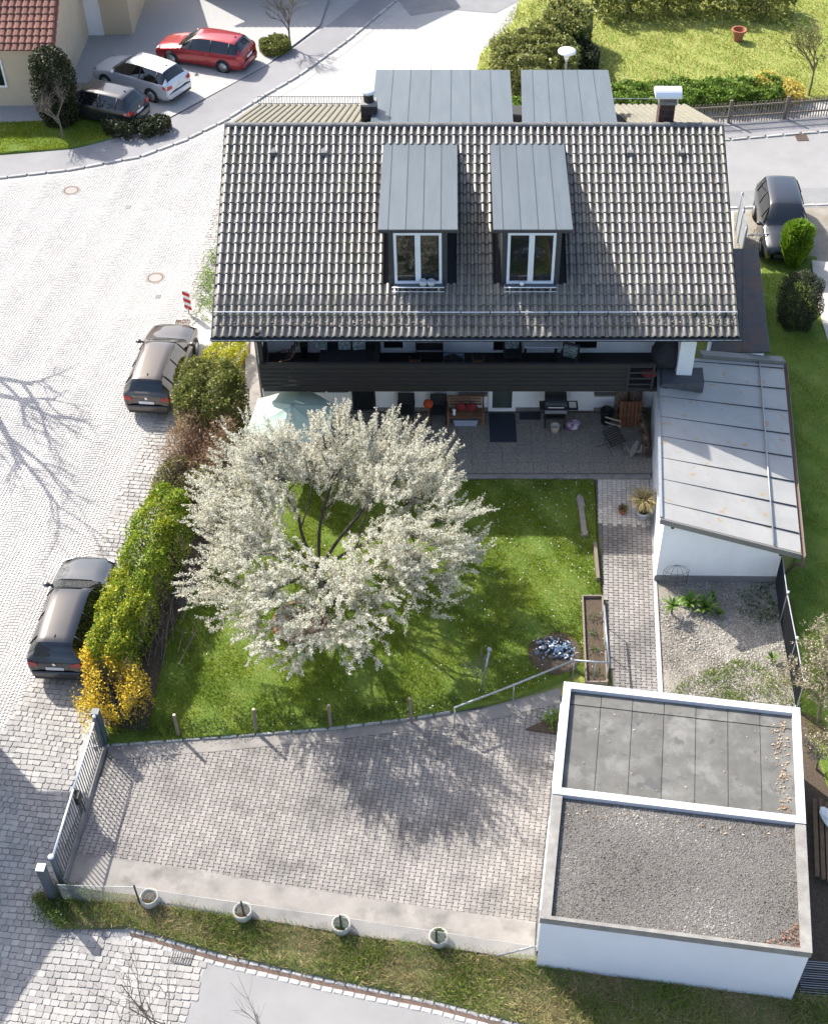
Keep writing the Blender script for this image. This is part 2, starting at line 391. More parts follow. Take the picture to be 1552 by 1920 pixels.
# double kerb row along the verge
kmesh=[]
for s in range(5):
    rn=random.Random(s+40); mb=MB(); mb.bbox((0,0,0),(.26,.13,.1),.018); mb.v=[(x+rn.uniform(-.008,.008),y+rn.uniform(-.008,.008),z_) for x,y,z_ in mb.v]; kmesh.append(mb.mesh('kerb_stone'))
def kerb_run(pts,parent,dz,step=.275,wid=1.0,name='kerb_stone',limit=300,hz=0.05,mat=m_kerb):
    P=[Vector((p[0],p[1])) for p in pts]; pl=[]; rest=0.0
    for a,b in zip(P[:-1],P[1:]):
        L_=(b-a).length; dd=(b-a)/L_; s_=rest
        while s_<L_:
            p=a+dd*s_; pl.append((rnd.randrange(5),Matrix.Translation((p.x,p.y,T(p.y)+dz))@Matrix.Rotation(math.atan2(dd.y,dd.x)+rnd.uniform(-.03,.03),4,'Z')@Matrix.Diagonal((step/.275*rnd.uniform(.92,.99),wid,1,1)))); s_+=step
        rest=s_-L_
    pieces(name,kmesh,pl,mat,parent,name+'_row',limit)
kerbline=PX([(245,1742),(420,1792),(620,1838),(820,1880),(1010,1930),(1200,1985)],.05)
kerb_run(kerbline,lower_road,-.015)
kl2=[(p[0]-.05,p[1]-.215) for p in kerbline]
kerb_run(kl2,lower_road,-.02)
sheet('road_gutter',[(p[0],p[1]-.03) for p in kerbline]+[(p[0],p[1]-.16) for p in kerbline[::-1]],m_rust,.0165)

# --- roads and walks at the back -----------------------------------------------------
C1=[(-150,352),(0,335),(130,320),(260,296),(345,265),(420,228),(500,178),(560,143),(650,78),(745,0),(830,-70)]
C2=[(-150,306),(0,294),(130,283),(210,268),(280,247),(380,192),(500,126),(545,98),(620,45),(680,-2),(740,-70)]
walk_poly=PX(C1)+PX(C2)[::-1]
walk=sheet('sidewalk',walk_poly,m_walk,.07)
kerb_run(PX(C1),walk,.03,step=.8,wid=1.1,name='kerb_stone',limit=120)
strip=sheet('gutter_band',PX(C1)+PX([(x+4,y+16) for x,y in C1])[::-1],m_kerb,.008)
sideroad=sheet('side_road',PX([(745,0),(830,-70),(1010,-70),(975,0),(930,25),(840,18),(770,30)]),m_asphalt2,.010)  # worn asphalt of the side road at the top edge
backroad=sheet('back_road',PX([(1200,262),(1365,262),(1552,246),(1800,225),(1800,392),(1552,388),(1365,395),(1200,395)]),m_asphalt,.009)
sheet('road_strip',PX([(1300,362),(1552,352),(1700,348),(1700,383),(1552,384),(1300,390)]),m_asphalt2,.014)
bwalk=sheet('back_sidewalk',PX([(700,240),(1100,225),(1365,228),(1552,216),(1800,198),(1800,228),(1552,246),(1365,261),(1200,262),(700,262)]),m_walk,.06)
kerb_run(PX([(1250,264),(1365,263),(1552,247),(1700,233)]),bwalk,.02,step=.8,limit=40)
kerb_run(PX([(1330,392),(1440,388),(1552,384),(1700,380)]),backroad,.0,step=.8,limit=40)

# --- the property -------------------------------------------------------------------
gaxis=Vector((1.0,6.76)).normalized(); gperp=Vector((gaxis.y,-gaxis.x))
drive_poly=PX([(195,1402),(260,1392),(420,1384),(620,1368),(760,1350),(860,1332),(960,1318),(1062,1290)],z=0.02)+PX([(1085,1300),(1040,1480),(1003,1800),(700,1762),(420,1715),(240,1682),(95,1655)],z=0.02)
driveway=sheet('driveway',drive_poly,m_joint,0,flat=.02)
def bone(name,seed,l=.20,w=.165,h=.03):
    a,b=l/2,w/2; n=.026
    out=[(-b+.004,-a),(b-.004,-a),(b,-a+.004),(b,-a*.55),(b-n,-a*.28),(b-n,a*.28),(b,a*.55),(b,a-.004),(b-.004,a),(-b+.004,a),(-b,a-.004),(-b,a*.55),(-b+n,a*.28),(-b+n,-a*.28),(-b,-a*.55),(-b,-a+.004)]
    k=.955; n_=len(out); vs=[(x*k,y*k,-.01) for x,y in out]+[(x*k,y*k,h-.006) for x,y in out]+[(x*k*.95,y*k*.96,h) for x,y in out]
    fs=[tuple(range(2*n_,3*n_))]+[(i,(i+1)%n_,n_+(i+1)%n_,n_+i) for i in range(n_)]+[(n_+i,n_+(i+1)%n_,2*n_+(i+1)%n_,2*n_+i) for i in range(n_)]
    return MB().add(vs,fs).mesh(name)
bmesh_=[bone('paving_stone',0)]
def bones(poly,axis,dzf,parent,mat,limit=300,pad=.06):
    perp=Vector((axis.y,-axis.x)); c=Vector((sum(p[0] for p in poly)/len(poly),sum(p[1] for p in poly)/len(poly)))
    rz=math.atan2(axis.y,axis.x)-math.pi/2; L_=[]
    for i in range(-70,71):
        for j in range(-70,71):
            q=c+perp*(i*.152)+axis*(j*.2+(.1 if i%2 else 0)); L_.append((q.x,q.y))
    Q=np.array(L_); ok=inpoly(Q,poly); pl=[]
    for x,y in Q[ok]: pl.append((0,Matrix.Translation((x,y,dzf(y)+rnd.uniform(-.002,.002)))@Matrix.Rotation(rz+rnd.uniform(-.012,.012),4,'Z')))
    pieces('paving_stone',bmesh_,pl,mat,parent,'paving_field',limit)
inner_drive=PX([(215,1415),(420,1400),(620,1380),(760,1362),(900,1345),(1050,1312),(1075,1330),(1035,1480),(1003,1740),(700,1698),(420,1652),(250,1625),(110,1605)],z=0.03)
bones(inner_drive,gaxis,lambda y:.007,driveway,m_paver)
sheet('concrete_apron',PX([(95,1655),(110,1594),(250,1614),(420,1641),(700,1687),(1004,1729),(1001,1800),(700,1760),(420,1713),(240,1680)],z=.03),m_conc,0,flat=.047)
sheet('drive_edge_strip',PX([(195,1400),(420,1383),(620,1367),(760,1349),(900,1330),(1050,1290),(1050,1320),(900,1354),(760,1371),(620,1388),(420,1408),(215,1424)],z=.03),m_conc,0,flat=.046)

# lawn: gently uneven, above the driveway behind a low edging
lawn_px=[(185,1395),(420,1378),(620,1362),(760,1345),(860,1328),(960,1305),(1060,1270),(1075,1250),(1136,1285),(1128,1130),(1117,1010),(1113,897),(870,897),(600,897),(465,895),(450,905),(385,1062),(312,1200),(275,1371),(190,1362)]
lawn_poly=PX(lawn_px,.14)
def terrain(name,poly,mat,dz,amp=.025,step=.3,skirt=.25,kind='structure'):
    bm=bmesh.new(); f=bm.faces.new([bm.verts.new((p[0],p[1],0)) for p in poly]); f.normal_update()
    if f.normal.z<0: f.normal_flip()
    xs=[p[0] for p in poly]; ys=[p[1] for p in poly]
    for ax,lo_,hi_ in ((0,min(xs),max(xs)),(1,min(ys),max(ys))):
        t=lo_+step
        while t<hi_:
            bmesh.ops.bisect_plane(bm,geom=bm.verts[:]+bm.edges[:]+bm.faces[:],plane_co=(t,t,0),plane_no=(1,0,0) if ax==0 else (0,1,0)); t+=step
    for v in bm.verts:
        x,y=v.co.x,v.co.y; v.co.z=dz(x,y)+amp*(math.sin(x*2.1+.7*math.sin(y*1.7))*math.sin(y*1.9+1)+.5*math.sin(x*5+y*3.3))
    be=[e for e in bm.edges if e.is_boundary]
    r=bmesh.ops.extrude_edge_only(bm,edges=be)
    for v in [g_ for g_ in r['geom'] if isinstance(g_,bmesh.types.BMVert)]: v.co.z-=skirt
    bmesh.ops.recalc_face_normals(bm,faces=bm.faces[:])
    me=bpy.data.meshes.new(name); bm.to_mesh(me); bm.free(); me.polygons.foreach_set('use_smooth',[True]*len(me.polygons))
    return ob(name,me,mat,None,kind=kind)
LZ=lambda x,y:T(y)+.13
lawn=terrain('lawn',lawn_poly,m_lawn,LZ)
# soil strip under the hedge
soil=terrain('hedge_soil',[p+Vector((-.42,0)) for p in HCL[::-1]]+PX([(470,640),(468,760),(452,900),(388,1060),(314,1200),(277,1374),(200,1362)],.1),m_soil,lambda x,y:T(y)+.15,amp=.02)
# path beside the annex
path_poly=PX([(1115,896),(1225,896),(1228,1083),(1240,1300),(1150,1310),(1136,1200),(1125,1040)],.1)
PZ=lambda y:T(y)+.10
gpath=sheet('garden_path',path_poly,m_joint,.10)
paxis=Vector((.07,1)).normalized()
bones([*PX([(1119,896),(1216,896),(1222,1083),(1230,1300),(1153,1310),(1140,1200),(1129,1040)],.1)],paxis,lambda y:PZ(y)+.004,gpath,m_paver_path)
sheet('path_border',PX([(1217,896),(1226,896),(1230,1083),(1242,1300),(1232,1300),(1223,1083)],.1),m_kerb,.138)
bed_poly=PX([(1230,1080),(1455,1083),(1490,1180),(1500,1330),(1240,1300)],.1)
gbed=terrain('gravel_bed',bed_poly,m_gravel,lambda x,y:T(y)+.08,amp=.012)
# verge bank
vp=PX([(60,1685),(110,1665),(240,1682),(420,1715),(700,1762),(1003,1800),(1250,1835),(1500,1870),(1700,1890),(1700,2120),(1200,1985),(1010,1926),(820,1876),(620,1834),(420,1788),(245,1738),(110,1740)],.1)
def VZ(x,y):
    # from the apron level down to the kerb
    P0=PX([(60,1685),(240,1682),(700,1762),(1003,1800),(1500,1870)],z=.05); 
    xs=[p.x for p in P0]; ys=[p.y for p in P0]; yt=float(np.interp(x,xs,ys)); k=min(1,max(0,(yt-y)/1.2))
    return .03*(1-k)+(T(y)+.05)*k
verge=terrain('verge',vp,m_verge,VZ,amp=.03,step=.25)
# patio: aggregate slabs
patio_poly=[(-7.3,31.45),(6.55,31.55),(6.72,34.75),(-7.3,34.75)]
patio=sheet('patio',patio_poly,m_joint,0,flat=.60)
pm=[MB().bbox((0,0,0),(.492,.492,.04),.006).mesh('patio_slab')]
pl=[]
for i in range(28):
    for j in range(6):
        x=-7.05+i*.5; y=31.9+j*.5
        if x<6.5: pl.append((0,Matrix.Translation((x,y,.595+rnd.uniform(-.002,.002)))))
pieces('patio_slab',pm,pl,m_slab,patio)
ob('patio_kerb',MB().bbox((-.35,31.5,.47),(13.8,.2,.32),.02),m_conc,None,kind='structure')
# strip of flagstones at the house's street side
sheet('side_strip',PX([(462,640),(486,640),(495,900),(455,900)],.1),m_conc,.16)
# neighbour's lawn on the right and back garden
rlawn=terrain('neighbour_lawn',PX([(1385,640),(1440,470),(1530,480),(1560,650),(1900,700),(1900,1500),(1560,1500),(1500,1330),(1490,1180),(1465,1080),(1500,1030),(1468,700)],.1),m_lawn,lambda x,y:T(y)+.07,amp=.02)
park=sheet('parking_gravel',PX([(1375,398),(1460,392),(1552,389),(1750,385),(1750,500),(1530,500),(1430,470),(1375,470)]),m_gravel,.02)
sheet('paved_walk',PX([(1520,492),(1590,500),(1700,560),(1700,700),(1600,690),(1552,650),(1528,570)]),m_paver_path,.11)
blawn=terrain('back_garden',PX([(880,190),(900,100),(960,40),(1000,-70),(1900,-70),(1900,186),(1552,186),(1365,200),(1100,205)],.1),m_lawn2,lambda x,y:T(y)+.08,amp=.03,step=.8)
# ------------------------------------------------------------------ main house
EZ,EY,PT=5.2,at(890,632,5.2).y,R(25.5); tp=math.tan(PT)
RY=EY+6.93; RZ=EZ+6.93*tp; XL=at(397,632,5.2).x; XR=at(1385,631,5.2).x
WY=34.75; FZ=3.18                      # garden-side wall, balcony floor
m_tile=MAT('roof_tile',(.19,.172,.148),(.118,.107,.092),rough=.46,scale=9,var=.2,spec=.75,bump=.2,bscale=70,stain=((.15,.15,.085),.7,.5),spots=((.24,.235,.21),14,.64))
m_deck=MAT('roof_underlay',(.018,.018,.02),rough=1)
m_ridge=MAT('ridge_tile',(.13,.13,.128),(.09,.09,.09),rough=.8,scale=8,var=.15)
m_backtile=MAT('mossy_tile',(.20,.185,.145),(.14,.13,.10),rough=.9,scale=5,var=.1,bump=.2,bscale=60,stain=((.22,.23,.10),2,.4))
m_brickd=MAT('dark_brick',(.05,.036,.032),(.032,.026,.025),rough=.9,scale=9,var=.25)
m_brickr=MAT('chimney_brick',(.075,.038,.03),(.045,.028,.025),rough=.9,scale=9,var=.3)
m_mortar=MAT('mortar',(.12,.115,.11),rough=1)
m_steel=MAT('stainless',(.62,.63,.64),rough=.28,metal=.9)
m_alu=MAT('bright_sheet',(.72,.73,.75),rough=.4,metal=.5)
house=thing('house','white rendered two-storey house with dark tiled gable roof and wooden balcony','house',(0.7,37,.6))
# walls
hx0,hx1=-6.35,7.55; hyb=RY+6.0
w=MB(); gz=lambda y: EZ+(min(y,2*RY-y)-EY)*tp-.12
prof=[(WY,.2),(hyb,.2),(hyb,gz(hyb)-.3),(RY,RZ-.22),(WY,gz(WY))]
n=len(prof); w.add([(hx0,*p) for p in prof]+[(hx1,*p) for p in prof],[tuple(range(n)),tuple(range(2*n-1,n-1,-1))]+[(i,n+i,n+(i+1)%n,(i+1)%n) for i in range(n)])
ob('wall',w,m_white,house)
ob('plinth',MB().box((.2,WY-.012,.68),(13.4,.03,.17)),m_conc,house)
# roof
roof=ob('roof',MB().add([(XL+.03,EY+.02,EZ-.03),(XR-.03,EY+.02,EZ-.03),(XR-.03,RY,RZ-.03),(XL+.03,RY,RZ-.03),(XL+.03,RY+6.8,RZ-6.8*math.tan(R(23.5))),(XR-.03,RY+6.8,RZ-6.8*math.tan(R(23.5))),
   (XL+.03,EY+.02,EZ-.2),(XR-.03,EY+.02,EZ-.2),(XR-.03,RY,RZ-.22),(XL+.03,RY,RZ-.22)],[(0,1,2,3),(3,2,5,4),(6,9,8,7),(0,6,7,1),(0,3,9,6),(1,7,8,2)]),m_deck,house)
# S-shaped tile
tw,tl=.2295,.362
ncol=int(round((XR-XL)/tw)); tw=(XR-XL)/ncol; nrow=21; tl=(6.93/math.cos(PT))/nrow
def tile(name):
    cs=[(-.004,-.012),(.010,-.022),(.070,-.022),(.080,.010),(.106,.058),(.146,.074),(.184,.062),(.210,.015),(.2295,-.024)]
    cs=[(x*tw/.2295,z) for x,z in cs]; mb=MB(); k=len(cs); vs=[]
    for y,dz,sh in ((-.035,.040,0),(-.022,.048,0),(tl,.004,0)):
        vs+=[(x,y,z+dz) for x,z in cs]
    vs+=[(x,-.033,z+.008) for x,z in cs]
    fs=[]
    for r in range(2):
        for i in range(k-1): fs.append((r*k+i,r*k+i+1,(r+1)*k+i+1,(r+1)*k+i))
    for i in range(k-1): fs.append((3*k+i,3*k+i+1,i+1,i))
    return mb.add(vs,fs).mesh(name,False)
tm=tile('roof_tile'); tm.polygons.foreach_set('use_smooth',[i<16 for i in range(len(tm.polygons))])
DW=[]                                     # dormer footprints
DRZ=8.10
for (a,b) in ((708,858),(924,1074)):
    yf=at(783,430,DRZ).y; DW.append((at(a,430,DRZ).x,at(b,430,DRZ).x,yf))
DY=DW[0][2]+.06
pl=[]
for r in range(nrow):
    for c in range(ncol):
        x=XL+c*tw; s_=r*tl; y=EY+s_*math.cos(PT)
        if any(d0+.05<x+tw/2<d1-.1 and y+.1>DY and y<39.2 for d0,d1,_ in DW): continue
        pl.append((0,Matrix.Translation((x,y,EZ+s_*math.sin(PT)+.024))@Matrix.Rotation(PT+rnd.gauss(0,.010),4,'X')@Matrix.Rotation(rnd.gauss(0,.011),4,'Z')@Matrix.Rotation(rnd.gauss(0,.02),4,'Y')))
pieces('roof_tile',[tm],pl,m_tile,roof,'roof_tile_field')
# back slope in coarse rows (only its rib lines show)
bt=MB(); bp=R(23.5)
for c in range(ncol):
    x=XL+c*tw; 
    if -3<x<5.9: continue
    P=[]
    for s_ in (0,.0,1.8,3.6,5.4,7.4):
        row=[]
        for q,zz in ((0,0),(.05,0),(.085,.045),(.15,.055),(.2,.04),(.225,0)):
            row.append((x+q,RY+s_*math.cos(bp),RZ-s_*math.sin(bp)+zz+.02))
        P.append(row)
    bt.grid(P)
ob('back_slope_tiles',bt,m_backtile,roof,kind='stuff')
# ridge tiles
rm=MB(); P=[]
for i in range(9):
    q=math.pi*i/8; 
    P.append([(0,-.13*math.cos(q),.02+.10*math.sin(q)),(.40,-.115*math.cos(q),.01+.085*math.sin(q))])
rm.grid(P); P2=[[(0,-.13*math.cos(math.pi*i/8),.02+.10*math.sin(math.pi*i/8)),(0,-.11*math.cos(math.pi*i/8),.0+.085*math.sin(math.pi*i/8))] for i in range(9)]; rm.grid(P2)
rmesh=rm.mesh('ridge_tile',True)
k=int((XR-XL)/.385)
pieces('ridge_tile',[rmesh],[(0,Matrix.Translation((XL+(XR-XL)*i/k,RY,RZ+.02))) for i in range(k)],m_ridge,roof)
# verges, fascia, gutter
for x,nm in ((XL,'verge_board'),(XR,'verge_board')):
    ob(nm,MB().add([(x-.02,EY,EZ-.2),(x+.03,EY,EZ-.2),(x+.03,RY,RZ-.2),(x-.02,RY,RZ-.2),(x-.02,EY,EZ+.02),(x+.03,EY,EZ+.02),(x+.03,RY,RZ+.02),(x-.02,RY,RZ+.02)],[(0,3,2,1),(4,5,6,7),(0,1,5,4),(1,2,6,5),(2,3,7,6),(3,0,4,7)]),m_darkboard,roof)
g=MB(); P=[]
for i in range(9):
    q=math.pi+math.pi*i/8; P.append([(XL-.05,EY-.075+.075*math.cos(q),EZ-.02+.075*math.sin(q)),(XR+.05,EY-.075+.075*math.cos(q),EZ-.02+.075*math.sin(q))])
g.grid(P); ob('gutter',g,m_zincedge,roof,smooth=True)
ob('gutter_lip',MB().tube([(XL-.05,EY-.15,EZ-.02),(XR+.05,EY-.15,EZ-.01)],.012,6),m_galv,roof)
ob('fascia',MB().box(((XL+XR)/2,EY+.06,EZ-.12),(XR-XL-.1,.03,.2)),m_darkboard,roof)
# snow guard rail with brackets
sg=at(890,580,5.75); sy=EY+.62; sz=EZ+.62*tp
sgt=thing('snow_guard','thin galvanised snow guard rail along the lower front roof','snow guard',(XL,sy,sz))
ob('rail',MB().tube([(XL+.05,sy,sz+.2),((XL+XR)/2,sy,sz+.19),(XR-.05,sy,sz+.2)],.02,6),m_alu,sgt)
for i in range(18):
    x=XL+.4+i*(XR-XL-.8)/17; ob('bracket',MB().box((x,sy+.03,sz+.11),(.03,.1,.2)),m_iron,sgt)
# leaf litter caught below the guard
A=[];n=900
xx=rng.uniform(XL+.1,XR-.1,n); yy=EY+.36+rng.normal(0,.06,n); s_=rng.uniform(.015,.04,n); th=rng.uniform(0,6.28,n)
zz=EZ+(yy-EY)*tp+.075+rng.uniform(0,.03,n)
for dx,dy in ((-1,-.6),(1,-.6),(1,.6),(-1,.6)):
    A.append(np.stack([xx+s_*(dx*np.cos(th)-dy*np.sin(th)),yy+s_*(dx*np.sin(th)+dy*np.cos(th)),zz+s_*dx*.4],1))
m_litter=leaf_mat('leaf_litter',(.11,.06,.045),(.30,.27,.23),.1)
o=ob('roof_leaf_litter',npmesh('roof_leaf_litter',np.stack(A,1),m_litter),None,label='dead leaves caught on the tiles below the snow guard',cat='leaves',kind='stuff')
# vents
for px,py in ((513,288),(608,288),(1180,288),(1275,288)):
    d=ray(px,py); s_=(EZ-EY*tp-H)/(d[2]-d[1]*tp); p=Vector((d[0]*s_,d[1]*s_,H+d[2]*s_))
    ob('vent_tile',MB().add([(p.x-.1,p.y-.16,p.z+.0),(p.x+.1,p.y-.16,p.z+.0),(p.x+.1,p.y-.16,p.z+.13),(p.x-.1,p.y-.16,p.z+.13),(p.x-.1,p.y+.2,p.z+.14),(p.x+.1,p.y+.2,p.z+.14)],[(0,1,2,3),(3,2,5,4),(0,3,4),(1,5,2)]),m_ridge,roof)
# dormers
m_frame=MAT('window_frame_white',(.66,.70,.76),rough=.35)
m_curtain=MAT('curtain',(.30,.30,.31),(.22,.22,.23),rough=.9,scale=4)
def panels(pre,parent,x0,x1,xb0,xb1,ya,za,yb,zb,cuts,mat):
    """standing-seam sheets from back edge (ya,za) to front edge (yb,zb); cuts are fractions across"""
    for a,b in zip(cuts[:-1],cuts[1:]):
        A=(xb0+(xb1-xb0)*a,ya,za);B=(xb0+(xb1-xb0)*b,ya,za);C_=(x0+(x1-x0)*b,yb,zb);D=(x0+(x1-x0)*a,yb,zb)
        g_=.006; t=.025; e=.03
        top=[(A[0]+g_,A[1],A[2]),(B[0]-g_,B[1],B[2]),(C_[0]-g_,C_[1],C_[2]),(D[0]+g_,D[1],D[2])]
        mb=MB().add([(x,y,z-t) for x,y,z in top]+top,[(0,1,2,3),(7,6,5,4),(0,4,5,1),(1,5,6,2),(2,6,7,3),(3,7,4,0)])
        ob(pre,mb,mat,parent)
    for a in cuts[1:-1]:
        p=(xb0+(xb1-xb0)*a,ya,za); q=(x0+(x1-x0)*a,yb,zb); h=.016
        ob('seam',MB().add([(p[0]-.01,p[1],p[2]-.01),(p[0]+.01,p[1],p[2]-.01),(q[0]+.01,q[1],q[2]-.01),(q[0]-.01,q[1],q[2]-.01),(p[0]-.006,p[1],p[2]+h),(p[0]+.006,p[1],p[2]+h),(q[0]+.006,q[1],q[2]+h),(q[0]-.006,q[1],q[2]+h)],[(4,7,6,5),(0,4,5,1),(2,6,7,3),(0,3,7,4),(1,5,6,2)]),m_zincedge,parent)
for di,(d0,d1,yf) in enumerate(DW):
    xc=(d0+d1)/2; yb=39.35; zb=EZ+(yb-EY)*tp+.03
    w0,w1=d0+.3,d1-.32
    zr=lambda y: DRZ+(zb-DRZ)*(y-yf)/(yb-yf)
    dm=MB(); zf=EZ+(DY-EY)*tp
    dm.add([(w0,DY,zf-.1),(w1,DY,zf-.1),(w1,DY,zr(DY)-.03),(w0,DY,zr(DY)-.03),(w0,yb,zb-.06),(w1,yb,zb-.06)],[(0,3,4),(1,5,2),(3,2,5,4)])
    dorm=ob('dormer',dm,m_zincedge,house)
    bw=(d1-d0); 
    panels('roof_panel',dorm,d0,d1,d0,d1,yb,zb,yf,DRZ,[0,.125,.345,.565,.785,1.0],m_zinc)
    ob('fascia',MB().box((xc,yf-.012,DRZ-.06),(bw,.03,.11)),m_zincedge,dorm)
    # front: frame, two casements with glass
    fx0,fx1=w0+.16,w1-.17; ft=zr(DY)-.12; fb=zf+.14; yy0=DY-.02
    for (a,b,c,e) in ((w0,fx0,zf-.05,ft+.1),(fx1,w1,zf-.05,ft+.1),(fx0,fx1,ft,ft+.1),(fx0,fx1,zf-.05,fb)):
        ob('front_cladding',MB().box(((a+b)/2,DY,(c+e)/2),(b-a-.004,.06,e-c)),m_zincedge,dorm)
    xm=(fx0+fx1)/2
    for a,b in ((fx0,xm),(xm,fx1)):
        fr=MB(); fw=.085
        fr.box((a+fw/2,yy0-.02,(ft+fb)/2),(fw,.07,ft-fb)).box((b-fw/2,yy0-.02,(ft+fb)/2),(fw,.07,ft-fb)).box(((a+b)/2,yy0-.022,ft-fw/2),(b-a-2*fw,.07,fw)).box(((a+b)/2,yy0-.022,fb+fw/2),(b-a-2*fw,.07,fw))
        cs=ob('window',fr,m_frame,dorm)
        ob('pane',MB().box(((a+b)/2,yy0,(ft+fb)/2),(b-a-2*fw+.02,.012,ft-fb-2*fw+.02)),m_glass,cs)
    # balconette: apron shelf and two rails
    ob('sill',MB().box((xc,DY-.12,fb-.03),(fx1-fx0+.1,.22,.04)),m_zinc,dorm)
    rl=ob('railing',MB().tube([(fx0-.08,DY-.30,fb+.02),(fx1+.08,DY-.30,fb+.02)],.02,8).tube([(fx0-.08,DY-.30,fb-.14),(fx1+.08,DY-.30,fb-.14)],.014,8),m_alu,dorm,smooth=True)
    for xx_ in (fx0+.1,fx1-.1): ob('bracket',MB().tube([(xx_,DY-.30,fb+.02),(xx_,DY-.3,fb-.3),(xx_,DY,fb-.3)],.016,6),m_alu,rl)
# things on the dormer sills
pot=MB().lathe([(.02,0),(.085,0),(.10,.05),(.11,.14),(.12,.16),(.10,.16),(.09,.1),(.0,.1)],n=16)
m_ceramic=MAT('grey_ceramic',(.42,.45,.48),rough=.4)
ff=EZ+(DY-EY)*tp+.13
for k,(px,lb) in enumerate(((793,'grey ball-shaped pot on the sill of the left dormer'),(808,'second grey pot, next to the dark plant on the left dormer sill'))):
    x=at(px,525,6.4).x
    ob('plant_pot',MB().lathe([(.0,0),(.09,.01),(.135,.09),(.13,.17),(.09,.21),(.07,.19),(.0,.17)],(x,DY-.15,ff),16),m_ceramic,None,lb,'pot','pots on the dormer sill',smooth=True)
x=at(979,538,6.3).x
ob('lantern_ball',MB().blob((x,DY-.15,ff+.07),.075,1,2,.02),m_whitetrim,None,'white ball standing on the sill of the right dormer','ball',smooth=True)
# rear dormers
for a0,a1,b0,b1,ncut in ((705,956,702,962,6),(976,1140,978,1157,5)):
    fy=44.3; fz=atY(800,131,fy).z
    xa0,xa1=atY(a0,131,fy).x,atY(a1,131,fy).x; nb0,nb1=atY(b0,232,RY+.05).x,atY(b1,232,RY+.05).x
    if a0==705: nb0=xa0; cuts=[0,.135,.27,.36+.09,.6,.75,.9,1]; cuts=[0,.13,.26,.41,.56,.70,.85,1]
    else: cuts=[0,.13,.30,.47,.64,.82,1]
    body=MB().add([(nb0+.1,RY+.2,RZ-.1),(nb1-.1,RY+.2,RZ-.1),(xa1-.15,fy-.25,fz-.08),(xa0+.15,fy-.25,fz-.08),(nb0+.1,RY+.2,RZ-.4),(nb1-.1,RY+.2,RZ-.4),(xa1-.15,fy-.25,fz-2.3),(xa0+.15,fy-.25,fz-2.3)],[(0,1,2,3),(0,3,7,4),(1,5,6,2),(3,2,6,7)])
    rd=ob('rear_dormer',body,m_zincedge,house)
    panels('roof_panel',rd,xa0,xa1,nb0,nb1,RY+.08,RZ+.1,fy,fz,cuts,m_zinc)
# chimneys
def chimney(xc,yc,wx,wy,z0,z1,mat,kind):
    ch=ob('chimney',MB().box((xc,yc,(z0+z1)/2),(wx-.03,wy-.03,z1-z0)),m_mortar,house)
    bl=MB().bbox((0,0,0),(.215,.10,.062),.004).mesh('brick'); pl=[]
    nr=int((z1-z0)/.075)
    for r in range(nr):
        z=z0+.04+r*.075
        for side in range(4):
            ln=wx if side%2==0 else wy; k=max(1,int(round(ln/.235))); off=(.5 if r%2 else 0)
            for i in range(k+(1 if r%2 else 0)):
                t=(i+.5-off)/k; 
                if side%2==1 and False: continue
                L0=max(0,t-.5/k); L1=min(1,t+.5/k); 
                if L1-L0<.08: continue
                tt=((L0+L1)/2-.5)*ln; sx=(L1-L0)*ln/.225
                if side==0: m=Matrix.Translation((xc+tt,yc-wy/2+.045,z))
                elif side==2: m=Matrix.Translation((xc+tt,yc+wy/2-.045,z))
                elif side==1: m=Matrix.Translation((xc+wx/2-.043,yc+tt,z))@Matrix.Rotation(math.pi/2,4,'Z')
                else: m=Matrix.Translation((xc-wx/2+.043,yc+tt,z))@Matrix.Rotation(math.pi/2,4,'Z')
                pl.append((0,m@Matrix.Diagonal((sx,1,1,1))))
    pieces('brick',[bl],pl,mat,ch)
    return ch
CY1=RY+.95; Z1=atY(690,193,CY1).z
c1=chimney(-2.72,CY1,.52,.5,Z1-1.5,Z1,m_brickd,0)
ob('chimney_slab',MB().bbox((-2.72,CY1,Z1+.035),(.54,.52,.07),.01),m_conc,c1)
ob('flue',MB().lathe([(.17,.0),(.17,.28)],(-2.72,CY1,Z1+.07),20),m_black,c1)
ob('cowl',MB().lathe([(.2,.0),(.22,.03),(.22,.09),(.19,.12),(0.0,.14)],(-2.72,CY1,Z1+.35),20),m_alu,c1,smooth=True)
CY2=RY+.75; Z2=atY(1256,189,CY2).z
c2=chimney(7.13,CY2,.50,.5,Z2-1.5,Z2,m_brickr,1)
ob('chimney_slab',MB().bbox((7.13,CY2,Z2+.035),(.6,.6,.07),.01),m_conc,c2)
hood=MB(); P=[]
for i in range(13):
    q=math.pi*i/12; P.append([(7.13-.43,CY2-.30*math.cos(q),Z2+.22+.26*math.sin(q)),(7.13+.43,CY2-.30*math.cos(q),Z2+.22+.26*math.sin(q))])
hood.grid(P); hood.add([p[0] for p in P],[tuple(range(13))]); hood.add([p[1] for p in P],[tuple(range(12,-1,-1))])
ob('hood',hood,m_alu,c2,smooth=False)
ob('hood_legs',MB().box((6.82,CY2-.25,Z2+.15),(.03,.03,.2)).box((7.44,CY2-.25,Z2+.15),(.03,.03,.2)).box((6.82,CY2+.25,Z2+.15),(.03,.03,.2)).box((7.44,CY2+.25,Z2+.15),(.03,.03,.2)),m_alu,c2)
